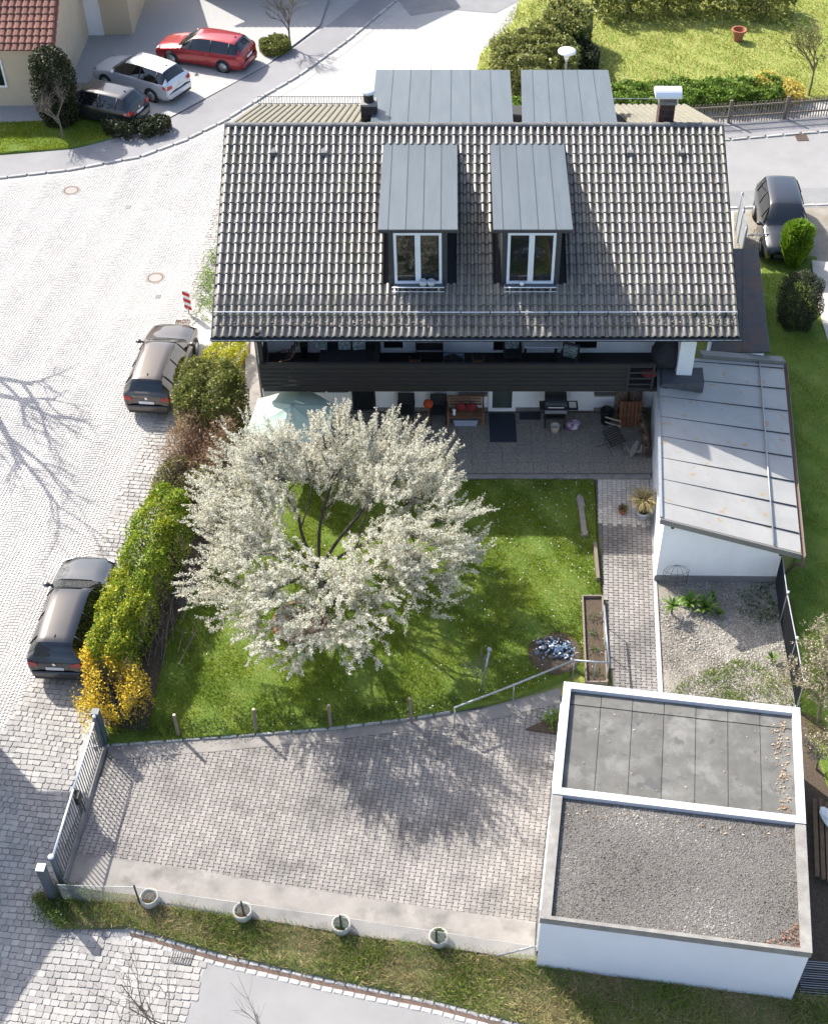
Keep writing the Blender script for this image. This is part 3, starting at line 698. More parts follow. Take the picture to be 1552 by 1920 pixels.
# snow fence on the back eave
byy=RY+6.6; bz=RZ-6.6*math.tan(R(23.5))
fen=thing('eave_snow_fence','dark openwork snow fence along the far roof eave beside the chimney','snow fence',(XL+.5,byy,bz))
x0,x1=XL+.15,-2.9
ob('rail',MB().tube([(x0,byy,bz+.38),(x1,byy,bz+.38)],.012,5),m_iron,fen); ob('rail',MB().tube([(x0,byy,bz+.1),(x1,byy,bz+.1)],.012,5),m_iron,fen)
um=MB().box((0,0,.2),(.014,.014,.4)).mesh('upright'); um.materials.append(m_iron)
k=44
for i in range(k+1): ob('upright',um,None,fen,M=Matrix.Translation((x0+(x1-x0)*i/k,byy,bz)))
f2=thing('eave_snow_fence','thin snow rail on the far eave between the rear dormer and hooded chimney','snow fence',(5.8,byy,bz))
ob('rail',MB().tube([(5.7,byy,bz+.3),(8.2,byy,bz+.3)],.015,5),m_galv,f2)
for i in range(5): ob('upright',um,None,f2,M=Matrix.Translation((5.75+i*.6,byy,bz-.1)))

# --- balcony ---------------------------------------------------------------
BY=at(940,682,FZ+1).y; bx0=at(487,683,FZ+1).x; bx1=at(1180,683,FZ+1).x; bx2=at(1228,690,FZ+1).x
ob('balcony_floor',MB().box(((bx0+bx2+.5)/2,(BY+WY)/2+.02,FZ-.1),(bx2+.5-bx0,WY-BY-.04,.16)),m_darkboard,house)
bal=ob('balcony_rail',MB().box(((bx0+bx2)/2,BY-.01,FZ+1.0),(bx2-bx0+.02,.12,.045)),m_darkboard,house)
for i in range(6):
    z=FZ-.03+i*.166+.08
    ob('balcony_board',MB().bbox(((bx0+bx1)/2,BY,z),(bx1-bx0,.03,.138),.012,0),m_darkboard,bal)
for i in range(8): ob('balcony_post',MB().box((bx0+.05+i*(bx1-bx0-.1)/7,BY+.06,FZ+.45),(.08,.07,1.05)),m_darkboard,bal)
for i in range(4): ob('balcony_bar',MB().box(((bx1+bx2)/2,BY,FZ+.16+i*.24),(bx2-bx1-.06,.035,.05)),m_galv if False else m_iron,bal)
for x in (bx1,bx2): ob('balcony_post',MB().box((x,BY,FZ+.42),(.08,.08,1.1)),m_darkboard,bal)
for i in range(6): ob('balcony_board',MB().bbox((bx0-.02,(BY+WY)/2,FZ+.05+i*.166),(.03,WY-BY,.15),.006),m_darkboard,bal)
ob('balcony_corner_post',MB().box((bx0+.05,BY+.1,(FZ+EZ)/2+.1),(.14,.14,EZ-FZ+.2)),m_darkboard,house)
cxp=at(1268,668,3.3); ob('column',MB().bbox((cxp.x+.12,BY+.75,4.03),(.5,.45,1.75),.01),m_white,house)
# openings on both floors (px read on the wall plane)
m_doorglass=MAT('door_glass_dim',(.05,.065,.06),(.075,.09,.08),rough=.08,scale=2,spec=.7)
def opening(name,x0,x1,z0,z1,glass=True,mull=0,fw=.08,mat=None,gm=None,y=WY,parent=house):
    mb=MB(); yo=y-.035
    mb.box((x0+fw/2,yo,(z0+z1)/2),(fw,.06,z1-z0)).box((x1-fw/2,yo,(z0+z1)/2),(fw,.06,z1-z0)).box(((x0+x1)/2,yo,z1-fw/2),(x1-x0-2*fw,.058,fw)).box(((x0+x1)/2,yo,z0+fw/2),(x1-x0-2*fw,.058,fw))
    for k in range(mull): xx_=x0+(x1-x0)*(k+1)/(mull+1); mb.box((xx_,yo,(z0+z1)/2),(fw,.056,z1-z0-2*fw))
    o=ob(name,mb,mat or m_whitetrim,parent)
    ob('pane',MB().box(((x0+x1)/2,y-.02,(z0+z1)/2),(x1-x0-2*fw+.02,.02,z1-z0-2*fw+.02)),gm or m_glass,o)
    return o
wx=lambda px,py:atY(px,py,WY).x
opening('door',wx(915,765),wx(966,765),.64,2.75,gm=m_doorglass,fw=.13)
opening('patio_door',wx(662,765),wx(705,765),.66,2.75,fw=.06,mat=m_iron)
opening('window',wx(858,740),wx(914,740)-.02,1.52,2.7); ob('sill',MB().bbox((wx(886,740),WY-.12,1.48),(1.0,.26,.05),.008),m_conc,house)
ob('cellar_door',MB().box((wx(1088,765),WY-.02,1.68),(wx(1112,765)-wx(1064,765),.04,2.05)),m_whitetrim,house)
opening('window',wx(1114,740),wx(1152,740),1.52,2.7); ob('sill',MB().bbox((wx(1133,740),WY-.12,1.48),(.75,.26,.05),.008),m_conc,house)
opening('window',wx(570,765),wx(660,765),1.4,2.7,mull=1)
for a,b in ((715,760),(920,955),(1072,1122)): opening('balcony_window',wx(a,650),wx(b,650),FZ+(.03 if a==920 else .12),FZ+2.05)
opening('balcony_door',wx(760,650),wx(784,650)+.3,FZ+.03,FZ+2.1,gm=m_whitetrim)
opening('balcony_window',wx(980,650),wx(1050,650),FZ+.9,FZ+2.0)
# left side wall windows facing the street and downpipe
ob('downpipe',MB().tube([(hx0-.08,WY+.1,.6),(hx0-.08,WY+.1,gz(WY)-.1)],.045,8),m_galv,house,smooth=True)
# beam ends under eave
for i in range(12):
    x=XL+.5+i*(XR-XL-1)/11; ob('rafter_end',MB().box((x,EY+.75,EZ+.12),(.1,1.5,.14),0,Matrix.Rotation(PT,4,'X')),m_darkboard,house)
# ------------------------------------------------------------------ annex with sheet-metal roof
m_sheet=MAT('aged_sheet_metal',(.345,.335,.315),(.29,.283,.268),rough=.6,scale=.9,spec=.4,stain=((.42,.41,.385),.8,.3),spots=((.34,.25,.15),3.0,.645))
m_fasc=MAT('grey_fascia',(.21,.20,.185),(.17,.16,.15),rough=.7,scale=3)
FL=Vector((6.08,27.08,3.2)); FR=Vector((10.40,26.98,1.80)); BR=Vector((11.42,35.95,1.80)); BL=Vector((6.82,34.72,3.2))
def AR(u,v,dz=0): 
    p=(FL*(1-u)+FR*u)*(1-v)+(BL*(1-u)+BR*u)*v; return Vector((p.x,p.y,p.z+dz))
annex=thing('annex','white walled annex with pale standing-seam metal roof beside the garden path','annex',(8,30,.5))
wl=[Vector((6.24,27.2)),Vector((9.9,27.15)),Vector((10.95,35.6)),Vector((6.86,34.7))]
def zroof(x,y):   # roof height above a wall point
    v=(y-27.05)/(8.2); l=FL.x*(1-v)+BL.x*v; r=FR.x*(1-v)+BR.x*v; u=(x-l)/(r-l); return 3.2*(1-u)+1.8*u-.06
aw=MB(); lo_=[(p.x,p.y,.2) for p in wl]; hi_=[(p.x,p.y,zroof(p.x,p.y)) for p in wl]
aw.add(lo_+hi_,[(3,2,1,0),(4,5,6,7)]+[(i,(i+1)%4,4+(i+1)%4,4+i) for i in range(4)])
ob('wall',aw,m_white,annex)
ob('plinth',MB().add([(6.2,27.17,.2),(9.92,27.12,.2),(9.92,27.12,.58),(6.2,27.17,.58),(6.2,27.2,.2),(9.92,27.2,.2),(9.92,27.2,.58),(6.2,27.2,.58)],[(0,1,2,3),(3,2,6,7),(0,3,7,4)]),m_asphalt2,annex)
ys=[at(1237,y,3.2).y for y in (963,940,897,857,817,780,742,706,672)]
vs_=[(y-FL.y)/(BL.y-FL.y) for y in ys]; vs_[0]=0; vs_=vs_+[.98]
for a,b in zip(vs_[:-1],vs_[1:]):
    t=.02; top=[AR(0,a+.001),AR(1,a+.001),AR(1,b-.001),AR(0,b-.001)]
    ob('roof_panel',MB().add([(p.x,p.y,p.z-t) for p in top]+[tuple(p) for p in top],[(3,2,1,0),(4,5,6,7),(0,1,5,4),(1,2,6,5),(2,3,7,6),(3,0,4,7)]),m_sheet,annex)
for a in vs_[1:-1]:
    p,q=AR(.02,a),AR(.995,a); e=.012
    ob('seam',MB().add([(p.x,p.y-e,p.z-.01),(q.x,q.y-e,q.z-.01),(q.x,q.y+e,q.z-.01),(p.x,p.y+e,p.z-.01),(p.x,p.y-e*.6,p.z+.005),(q.x,q.y-e*.6,q.z+.045),(q.x,q.y+e*.6,q.z+.045),(p.x,p.y+e*.6,p.z+.005),],[(4,5,6,7),(0,1,5,4),(2,3,7,6),(1,2,6,5)]),m_zincedge,annex)
def barq(name,p,q,w,h,mat,par_,up=0):
    p,q=Vector(p),Vector(q); d=(q-p); n=Vector((-d.y,d.x,0)).normalized()*w/2
    mb=MB().add([p-n,p+n,q+n,q-n]+[v_+Vector((0,0,h)) for v_ in (p-n,p+n,q+n,q-n)],[(0,1,2,3)[::-1],(4,5,6,7),(0,1,5,4),(1,2,6,5),(2,3,7,6),(3,0,4,7)])
    bm=None
    return ob(name,mb,mat,par_)
barq('front_fascia',AR(-.003,-.008,-.17),AR(1.003,-.008,-.17),.05,.2,m_fasc,annex)
barq('edge_trim',AR(0,0,.0),AR(0,.97,.0),.09,.05,m_galv,annex)
barq('back_fascia',AR(.33,1.0,-.1),AR(1,1.0,-.1),.28,.22,m_fasc,annex)
ob('snow_bar',MB().tube([AR(.80,.0,.06),AR(.80,.5,.055),AR(.80,.99,.06)],.028,8),m_galv,annex,smooth=True)
g=MB(); P=[]
for i in range(8):
    q=math.pi+math.pi*i/7; a=AR(1.012,-.01); b=AR(1.012,1.0); off=Vector((.075*math.cos(q),0,.075*math.sin(q))); P.append([a+off,b+off])
g.grid(P); ob('gutter',g,m_rust,annex,smooth=True)
ob('gutter_lip',MB().tube([AR(1.03,-.01),AR(1.03,1.0)],.014,6),m_conc,annex)
ob('downpipe',MB().tube([AR(1.02,-.01,-.05),AR(1.02,-.03,-.25),AR(.98,.0,-.5),(9.95,27.05,.5)],.045,8),m_rust,annex,smooth=True)
for u in (.09,.86): ob('purlin_end',MB().tube([AR(u,-.006,-.24),AR(u,.05,-.24)],.055,8),m_rust,annex)
# weathered mat and board lying where the roof meets the balcony
ob('roof_mat',MB().add([(6.75,32.95,3.19),(8.15,33.15,2.78),(8.18,33.85,2.79),(6.85,33.75,3.19),(6.75,32.95,3.30),(8.15,33.15,3.22),(8.18,33.85,3.26),(6.85,33.75,3.31)],[(4,5,6,7),(0,1,5,4),(1,2,6,5),(2,3,7,6),(3,0,4,7)]),MAT('weathered_board',(.10,.10,.105),(.055,.055,.06),rough=.95,scale=5,stretch=(1,6,1)),None,'weathered grey boards laid between balcony end and annex roof','boards')
# dark lean-to roof behind the annex
m_bit=MAT('bitumen_rusty',(.05,.05,.055),(.07,.066,.066),rough=.9,scale=3,stain=((.15,.066,.03),1.6,.6))
lean=thing('lean_to','flat lean-to roof of dark bitumen with rusty patches beside the neighbour lawn','lean-to',(10,38,.6))
lp=[at(1374,466,2.5),at(1419,466,2.3),at(1441,660,2.3),at(1330,660,2.5)]
sp=[lp[0]*.62+lp[1]*.38,lp[3]*.45+lp[2]*.55]
for nm,qd,dz in (('roof_sheet',[lp[0],sp[0],sp[1],lp[3]],0),('roof_sheet',[sp[0],lp[1],lp[2],sp[1]],.015)):
    ob(nm,MB().add([(p.x,p.y,p.z+dz-.06) for p in qd]+[(p.x,p.y,p.z+dz) for p in qd],[(4,7,6,5),(0,1,2,3),(0,4,5,1),(1,5,6,2),(2,6,7,3),(3,7,4,0)]),m_bit,lean)
ob('wall',MB().add([(p.x*.985,p.y,.4) for p in lp]+[(p.x*.985,p.y,p.z-.07) for p in lp],[(4,7,6,5),(0,4,5,1),(1,5,6,2),(2,6,7,3),(3,7,4,0)]),m_white,lean)
ob('drip_edge',MB().tube([lp[1]+Vector((.01,0,-.02)),lp[2]+Vector((.01,0,-.02))],.03,6),m_zincedge,lean)

# ------------------------------------------------------------------ the two garages
GT=2.5; gA,gB,gC,gD=[at(*p,GT) for p in ((1060,1278),(1503,1328),(1522,1785),(1012,1720))]
O=gD.to_2d(); ex=((gC-gD).to_2d()+(gB-gA).to_2d()).normalized(); ey=Vector((-ex.y,ex.x))
LX=(gC-gD).length*.5+(gB-gA).length*.5; LY=(gA.to_2d()-O).dot(ey); MY=(at(1040,1488,GT).to_2d()-O).dot(ey)
def GP(u,v,z): p=O+ex*u+ey*v; return Vector((p.x,p.y,z))
def gbox(mb,u0,u1,v0,v1,z0,z1):
    a=[GP(u0,v0,z0),GP(u1,v0,z0),GP(u1,v1,z0),GP(u0,v1,z0),GP(u0,v0,z1),GP(u1,v0,z1),GP(u1,v1,z1),GP(u0,v1,z1)]
    return mb.add(a,[(3,2,1,0),(4,5,6,7),(0,1,5,4),(1,2,6,5),(2,3,7,6),(3,0,4,7)])
m_membrane=MAT('roof_membrane',(.115,.112,.10),(.07,.068,.062),rough=.7,scale=2.2,detail=10,var=.10,stain=((.145,.142,.13),1.6,1.3),spots=((.07,.069,.066),2.4,.62))
m_cop=MAT('white_sheet_coping',(.56,.56,.59),(.46,.465,.50),rough=.4,scale=2.5,metal=.1,stain=((.48,.48,.50),3,.3))
m_copc=MAT('weathered_coping',(.26,.25,.23),(.17,.16,.15),rough=.95,scale=3,bump=.3,bscale=50,stain=((.15,.15,.12),2.5,.5))
m_gwall=MAT('garage_render',(.66,.68,.73),(.61,.63,.68),rough=.9,scale=.7,bump=.08,bscale=120,stain=((.55,.56,.57),.9,.2))
m_roofgravel=MAT('roof_gravel_bed',(.15,.14,.125),(.10,.094,.085),rough=1,scale=6,bump=1,bscale=70)
def garage(name,label,v0,v1,z,cop,cw,front):
    g=thing(name,label,'garage',GP(LX/2,(v0+v1)/2,0))
    w=MB(); gbox(w,.03,LX-.03,v0+.03,v1-.03,-.6,z-.27); ob('wall',w,m_gwall,g)
    for (a,b,c,d) in (((0,cw,v0,v1),(LX-cw,LX,v0,v1),(cw,LX-cw,v1-cw,v1),(cw,LX-cw,v0,v0+(cw if not front else .09)))[:2] if False else [q for q in ((0,cw,v0,v1),(LX-cw,LX,v0,v1),(cw,LX-cw,v1-cw,v1),(cw,LX-cw,v0,v0+(cw if not front else .09))) if not(front and q[3]==v1 and q[2]>v0)]):
        m=MB(); gbox(m,a,b,c,d,z-.24,z); ob('coping',m,cop,g)
    dm=MB(); gbox(dm,-.012,.03,v0+.4,v1-.4,.03,2.1); dr=ob('door',dm,m_whitetrim,g)
    for k in range(4):
        m=MB(); gbox(m,-.03,-.012,v0+.42,v1-.42,.06+k*.51,.55+k*.51); ob('door_panel',m,m_whitetrim,dr)
    return g
gr=garage('garage','rear flat-roofed garage with white metal coping and dark grey membrane roof',MY,LY,GT,m_cop,.2,False)
gf=garage('garage','front flat-roofed garage with gravel-covered roof and weathered concrete coping',0,MY-.005,GT-.03,m_copc,.25,True)
k=7; c0=.2
m=MB(); gbox(m,.1,LX-.1,MY+.1,LY-.1,GT-.26,GT-.18); ob('roof_deck',m,MAT('bitumen_seam',(.03,.03,.03),rough=.8),gr)
for i in range(k):
    a=c0+(LX-2*c0)*i/k; b=c0+(LX-2*c0)*(i+1)/k; m=MB(); gbox(m,a+.008,b-.008,MY+.2,LY-.62,GT-.22,GT-.155+.008*(i%2)); ob('membrane_sheet',m,m_membrane,gr)
    m=MB(); gbox(m,a+.008,b-.008,LY-.60,LY-.2,GT-.22,GT-.14+.006*(i%2)); ob('membrane_sheet',m,m_membrane,gr)
m=MB(); gbox(m,.25,LX-.25,.09,MY-.01,GT-.3,GT-.15); ob('gravel_bed',m,m_roofgravel,gf)
def stones(name,poly,zf,n,smin,smax,mat,parent=None,label=None,seed=0,cat=None):
    r=np.random.default_rng(seed); xs=[p[0] for p in poly]; ys=[p[1] for p in poly]
    P=np.stack([r.uniform(min(xs),max(xs),n*2),r.uniform(min(ys),max(ys),n*2)],1); P=P[inpoly(P,poly)][:n]; n=len(P)
    s=r.uniform(smin,smax,n)*np.exp(r.normal(0,.2,n)); th=r.uniform(0,6.28,n); z=zf(P[:,0],P[:,1])
    k=5; A=np.arange(k)*2*np.pi/k
    rr=s[:,None]*r.uniform(.7,1.25,(n,k)); ang=A[None]+th[:,None]; el=r.uniform(.55,1,n)[:,None]
    dx=rr*np.cos(ang); dy=rr*np.sin(ang)*el
    ring=np.stack([P[:,:1]+dx,P[:,1:2]+dy,np.repeat(z[:,None],k,1)+.1*s[:,None]],2)
    top=np.stack([P[:,0]+r.normal(0,.15,n)*s,P[:,1]+r.normal(0,.15,n)*s,z+s*r.uniform(.45,.85,n)],1)
    Q=[np.stack([ring[:,i],ring[:,(i+1)%k],top],1) for i in range(k)]
    pat=.5+.25*np.sin(P[:,0]*1.5+2*np.sin(P[:,1]*1.1))+.25*np.sin(P[:,1]*2.3+1.5*np.sin(P[:,0]*.9)); rv=np.clip(r.random(n)*.75+pat*.45-.12,0,1); me=npmesh(name,np.concatenate(Q),mat,np.tile(rv,k))
    return ob(name,me,None,parent,label,cat,None,'stuff')
m_peb=leaf_mat('roof_pebbles',(.055,.05,.045),(.19,.175,.16),0.0,.85,tip=(.33,.315,.295))
gp=[GP(.25,.09,0),GP(LX-.25,.09,0),GP(LX-.25,MY-.02,0),GP(.25,MY-.02,0)]
stones('roof_pebbles',gp,lambda x,y:np.full_like(x,GT-.155),36000,.012,.028,m_peb,gf,seed=4)
# dry leaves and twigs on the rear garage roof
def litter(name,label,poly,zf,n,s0,s1,mat,seed):
    r=np.random.default_rng(seed); xs=[p[0] for p in poly]; ys=[p[1] for p in poly]
    P=np.stack([r.uniform(min(xs),max(xs),n*2),r.uniform(min(ys),max(ys),n*2)],1); P=P[inpoly(P,poly)][:n]; n=len(P)
    th=r.uniform(0,6.28,n); s=r.uniform(s0,s1,n); z=zf(P[:,0],P[:,1]); A=[]
    for dx,dy in ((-1,-.55),(1,-.55),(1,.55),(-1,.55)): A.append(np.stack([P[:,0]+s*(dx*np.cos(th)-dy*np.sin(th)),P[:,1]+s*(dx*np.sin(th)+dy*np.cos(th)),z+s*dx*.35+.01],1))
    return ob(name,npmesh(name,np.stack(A,1),mat,seed=seed),None,None,label,'leaves',None,'stuff')
m_dryleaf=leaf_mat('dry_leaves',(.20,.11,.05),(.45,.36,.24),.1)
zz_=lambda x,y:np.full_like(x,GT-.14)
litter('dry_leaves','dry leaves gathered along the right side of the membrane garage roof',[GP(LX-.65,MY+.35,0),GP(LX-.32,MY+.35,0),GP(LX-.32,LY-.4,0),GP(LX-.75,LY-.4,0)],zz_,150,.012,.034,m_dryleaf,3)
litter('dry_leaves','scattered pale petals and leaves across the dark membrane roof',[GP(.3,MY+.3,0),GP(LX-.3,MY+.3,0),GP(LX-.3,LY-.3,0),GP(.3,LY-.3,0)],zz_,45,.01,.024,m_dryleaf,5)
litter('dry_leaves','reddish leaf heap in the near right corner of the gravel roof',[GP(LX-1.1,.1,0),GP(LX-.26,.1,0),GP(LX-.26,.75,0)],lambda x,y:np.full_like(x,GT-.12),120,.012,.03,leaf_mat('red_dry_leaves',(.10,.035,.02),(.24,.12,.06),.1),6)
litter('dry_leaves','thin line of leaf debris along the gravel roof below the white coping',[GP(.3,MY-.6,0),GP(LX-.3,MY-.5,0),GP(LX-.3,MY-.26,0),GP(.3,MY-.26,0)],lambda x,y:np.full_like(x,GT-.13),90,.012,.03,m_dryleaf,8)

# ------------------------------------------------------------------ driveway gate
G0=Vector((-9.60,21.33)); G1=at(97,1606,1.38).to_2d(); gd=(G1-G0).normalized(); gl=(G1-G0).length; grz=math.atan2(gd.y,gd.x)
def L3(s,z): p=G0+gd*s; return Vector((p.x,p.y,z))
sill=barq('gate_sill',L3(-.05,0.0),L3(gl+.05,-.02),.22,.1,m_conc,None); sill['kind']='structure'
gate=thing('gate','double driveway gate of slim grey vertical bars with bright top rail','gate',L3(gl/2,.08))
bar=MB().box((0,0,.60),(.02,.022,1.08)).mesh('bar'); bar.materials.append(m_zinc)
for h0,h1 in ((.12,gl*.52-.02),(gl*.52+.02,gl-.1)):
    leaf=ob('gate_leaf',MB().tube([L3(h0,1.30),L3(h1,1.30)],.03,8),m_alu,gate,smooth=True)
    barq('bottom_rail',L3(h0,.16),L3(h1,.16),.04,.05,m_zinc,leaf)
    for s in (h0+.02,h1-.02): ob('stile',MB().box(L3(s,.72),(.045,.045,1.12),grz),m_zinc,leaf)
    k=int((h1-h0)/.125)
    for i in range(1,k): ob('bar',bar,None,leaf,M=Matrix.Translation(L3(h0+(h1-h0)*i/k,.12))@Matrix.Rotation(grz,4,'Z'))
lk=L3(gl*.52,.75); ob('lock_case',MB().bbox(lk,(.09,.06,.16),.008,grz),m_black,gate); ob('handle',MB().tube([lk+Vector((.05,0,.03)),lk+Vector((.1,.0,.03)),lk+Vector((.1,-.12,.03))],.012,6),m_black,gate)
ob('drop_bolt',MB().tube([L3(gl*.5,.04)+Vector((.05,0,0)),L3(gl*.5,.6)+Vector((.05,0,0))],.015,6),m_black,gate)
ob('letter_box',MB().bbox(L3(gl*.545,1.05)+Vector((.09,0,0)),(.12,.28,.3),.01,grz+math.pi/2),m_black,None,'small black letter box hung inside the driveway gate','letter box')
def gatepost(lbl,p,h,r,sq,cap):
    t=thing('gate_post',lbl,'post',p)
    if sq: ob('shaft',MB().bbox(p+Vector((0,0,h/2)),(r*2,r*2,h),.01,grz),m_zinc,t); ob('cap',MB().bbox(p+Vector((0,0,h+.015)),(r*2.1,r*2.1,.03),.005,grz),cap,t)
    else: ob('shaft',MB().lathe([(r,0),(r,h)],p,16),m_zinc,t,smooth=True); ob('cap',MB().lathe([(r*1.08,h),(r*1.08,h+.02),(r*.6,h+.05),(0,h+.06)],p,16),cap,t,smooth=True)
gatepost('square grey gate post beside the yellow forsythia',L3(-.14,-.05),1.5,.10,True,m_zinc)
gatepost('slim round grey post with white cap at the far end of the gate',L3(0,0)+Vector((.0,0,0)),1.42,.045,False,m_whitetrim)
gatepost('round grey post with white cap at the near end of the gate',L3(gl+.02,-.1),1.5,.07,False,m_whitetrim)
p77=at(77,1627,1.45).to_2d(); gatepost('thick square grey post with white top, nearest the cobbled corner',Vector((p77.x,p77.y,-.2)),1.65,.10,True,m_whitetrim)

# ------------------------------------------------------------------ wire fence along the apron
m_wire=MAT('fence_wire',(.42,.43,.42),rough=.6,metal=.2)
fpx=[(118,1688),(262,1692),(459,1722),(641,1748),(818,1775),(1003,1803)]
F=[at(x,y,.04) for x,y in fpx]
fence=thing('wire_fence','low diamond wire mesh fence along the concrete edge above the verge','fence',F[2])
def meshbay(a,b,h,sp,r=.0022):
    a,b=Vector(a),Vector(b); L_=(b-a).length; d=(b-a)/L_; n=Vector((-d.y,d.x,0)).normalized(); A=[]
    k=int((L_+h)/sp)
    for i in range(k+1):
        for sg in (1,-1):
            s0=i*sp-(h if sg>0 else 0); s1=s0+sg*h if sg>0 else s0-h
            if sg<0: s0,s1=i*sp,i*sp-h
            z0,z1=0,h
            for _ in range(1):
                if s0<0: z0=h*(0-s0)/(s1-s0); s0=0
                if s1<0: z1=h*(1-(0-s1)/(s0-s1)) if s0!=s1 else h; s1=0
                if s0>L_: z0=h*(L_-s0)/(s1-s0) if s1!=s0 else 0; s0=L_
                if s1>L_: z1=z0+(h-z0)*(L_-s0)/(s1-s0) if s1!=s0 else h; s1=L_
            if abs(s1-s0)<.02: continue
            p=a+d*s0+Vector((0,0,z0)); q=a+d*s1+Vector((0,0,z1)); t=(q-p).normalized(); w_=t.cross(n)*r; nn=n*r
            A.append([p-w_,p+w_,q+w_,q-w_]); A.append([p-nn,p+nn,q+nn,q-nn])
    return np.array([[tuple(x) for x in q] for q in A])
for a,b in zip(F[:-1],F[1:]):
    o=ob('wire_mesh',npmesh('wire_mesh',meshbay(a,b,.78,.07,.0034),m_wire),None,fence,kind='stuff')
    ob('top_wire',MB().tube([a+Vector((0,0,.79)),(a+b)/2+Vector((0,0,.76)),b+Vector((0,0,.79))],.005,4),m_wire,fence)
for i,p in enumerate(F[:-1]):
    ob('post',MB().tube([p-Vector((0,0,.15)),p+Vector((.0,0,.86))],.024,8),m_iron,fence,smooth=True)
ob('strut',MB().tube([F[-1]+Vector((-.05,.03,.75)),F[-1]+Vector((-.95,.13,.0))],.022,8),m_galv,fence,smooth=True)
ob('strut',MB().tube([F[0]+Vector((.05,0,.75)),F[0]+Vector((.75,-.1,0))],.024,8),m_zinc,fence,smooth=True)
# round concrete planters
m_ring=MAT('concrete_ring',(.42,.41,.36),(.33,.32,.28),rough=.95,scale=6,bump=.3,bscale=40,stain=((.2,.2,.14),4,.4))
pnames=['ring planter of dry moss nearest the gate, behind the wire fence','ring planter with sparse grass, second from the gate','ring planter with low green plant, third from the gate','ring planter with the greenest grass, nearest the garages']
PLANTERS=[]
for i,(px,py) in enumerate(((283,1690),(457,1716),(641,1740),(822,1764))):
    p=at(px,py,.04); t=thing('planter',pnames[i],'planter',p,group='round concrete planters')
    ob('ring',MB().lathe([(.20,0),(.235,.03),(.245,.24),(.225,.27),(.195,.26),(.185,.19)],p,24),m_ring,t,smooth=True); ob('soil',MB().lathe([(.19,.2),(.1,.215),(0,.22)],p,20),m_soil,t)
    PLANTERS.append((p,t,i))
# wooden posts at the lawn edge
pl_lab=['wooden post at the lawn edge nearest the forsythia','second wooden lawn-edge post counting from the forsythia','third wooden lawn-edge post counting from the forsythia','wooden lawn-edge post nearest the steel handrail']
for i,(bx,by) in enumerate(((336,1380),(481,1372),(620,1362),(771,1352))):
    p=atT(bx,by,.08); h=1.0+.06*(i%2); dx=rnd.uniform(-.03,.03)
    t=thing('fence_post',pl_lab[i],'post',p,group='wooden posts along the lawn edge')
    ob('shaft',MB().tube([p-Vector((0,0,.2)),p+Vector((dx*.5,0,h*.5)),p+Vector((dx,0,h))],[.05,.047,.044],10),m_woodgrey,t,smooth=False)
    ob('cut_top',MB().lathe([(.043,0),(0,.008)],p+Vector((dx,0,h)),10),MAT('cut_wood_end',(.45,.38,.28),rough=.9),t)
# lawn edging stones along the driveway
P_=PX([(190,1398),(420,1381),(620,1365),(760,1347),(860,1330)],.1)
kerb_run(P_,lawn,.06,step=.5,wid=.55,name='edging_stone',limit=60,mat=m_conc)
# ------------------------------------------------------------------ cars
m_tyre=MAT('tyre_rubber',(.012,.012,.012),rough=.9)
m_rim=MAT('alloy_rim',(.30,.31,.32),rough=.35,metal=.7)
m_carglass=MAT('car_glass',(.006,.007,.008),rough=.03,spec=.9)
m_red=MAT('tail_light_red',(.35,.012,.012),rough=.15,spec=.8)
m_lamp=MAT('headlight',(.55,.56,.58),rough=.1,spec=.8)
m_plate=MAT('number_plate',(.62,.63,.64),rough=.5)
m_trim=MAT('car_trim',(.016,.016,.017),rough=.55)
def paint(n,c,rough=.28): return MAT(n,c,rough=rough,metal=.35,spec=.6,coat=.8)
def catmull(P,k):
    P=np.array(P,float); out=[]
    n=len(P)
    for i in range(n-1):
        p0,p1,p2,p3=P[max(i-1,0)],P[i],P[i+1],P[min(i+2,n-1)]
        for j in range(k):
            t=j/k; out.append(.5*((2*p1)+(-p0+p2)*t+(2*p0-5*p1+4*p2-p3)*t*t+(-p0+3*p1-3*p2+p3)*t**3))
    out.append(P[-1]); return np.array(out)
WAGON=[ # x, bottom z, width, belt z, belt half width, top z, top half width
 (2.28,.30,.66,.52,.62,.60,.40),(2.20,.24,.80,.62,.76,.72,.55),(2.0,.22,.86,.70,.82,.80,.62),(1.55,.22,.89,.80,.85,.90,.66),(1.02,.22,.90,.90,.86,.985,.70),
 (.72,.22,.90,.93,.865,1.14,.67),(.30,.22,.90,.945,.87,1.38,.59),(-.05,.22,.90,.95,.87,1.455,.575),(-.7,.22,.90,.955,.87,1.475,.57),(-1.4,.22,.90,.965,.865,1.455,.56),(-1.86,.23,.89,.975,.85,1.405,.55),
 (-2.06,.26,.87,.98,.83,1.20,.60),(-2.2,.30,.84,.96,.80,1.0,.66),(-2.26,.34,.80,.80,.77,.90,.66),(-2.30,.36,.74,.60,.72,.66,.60)]
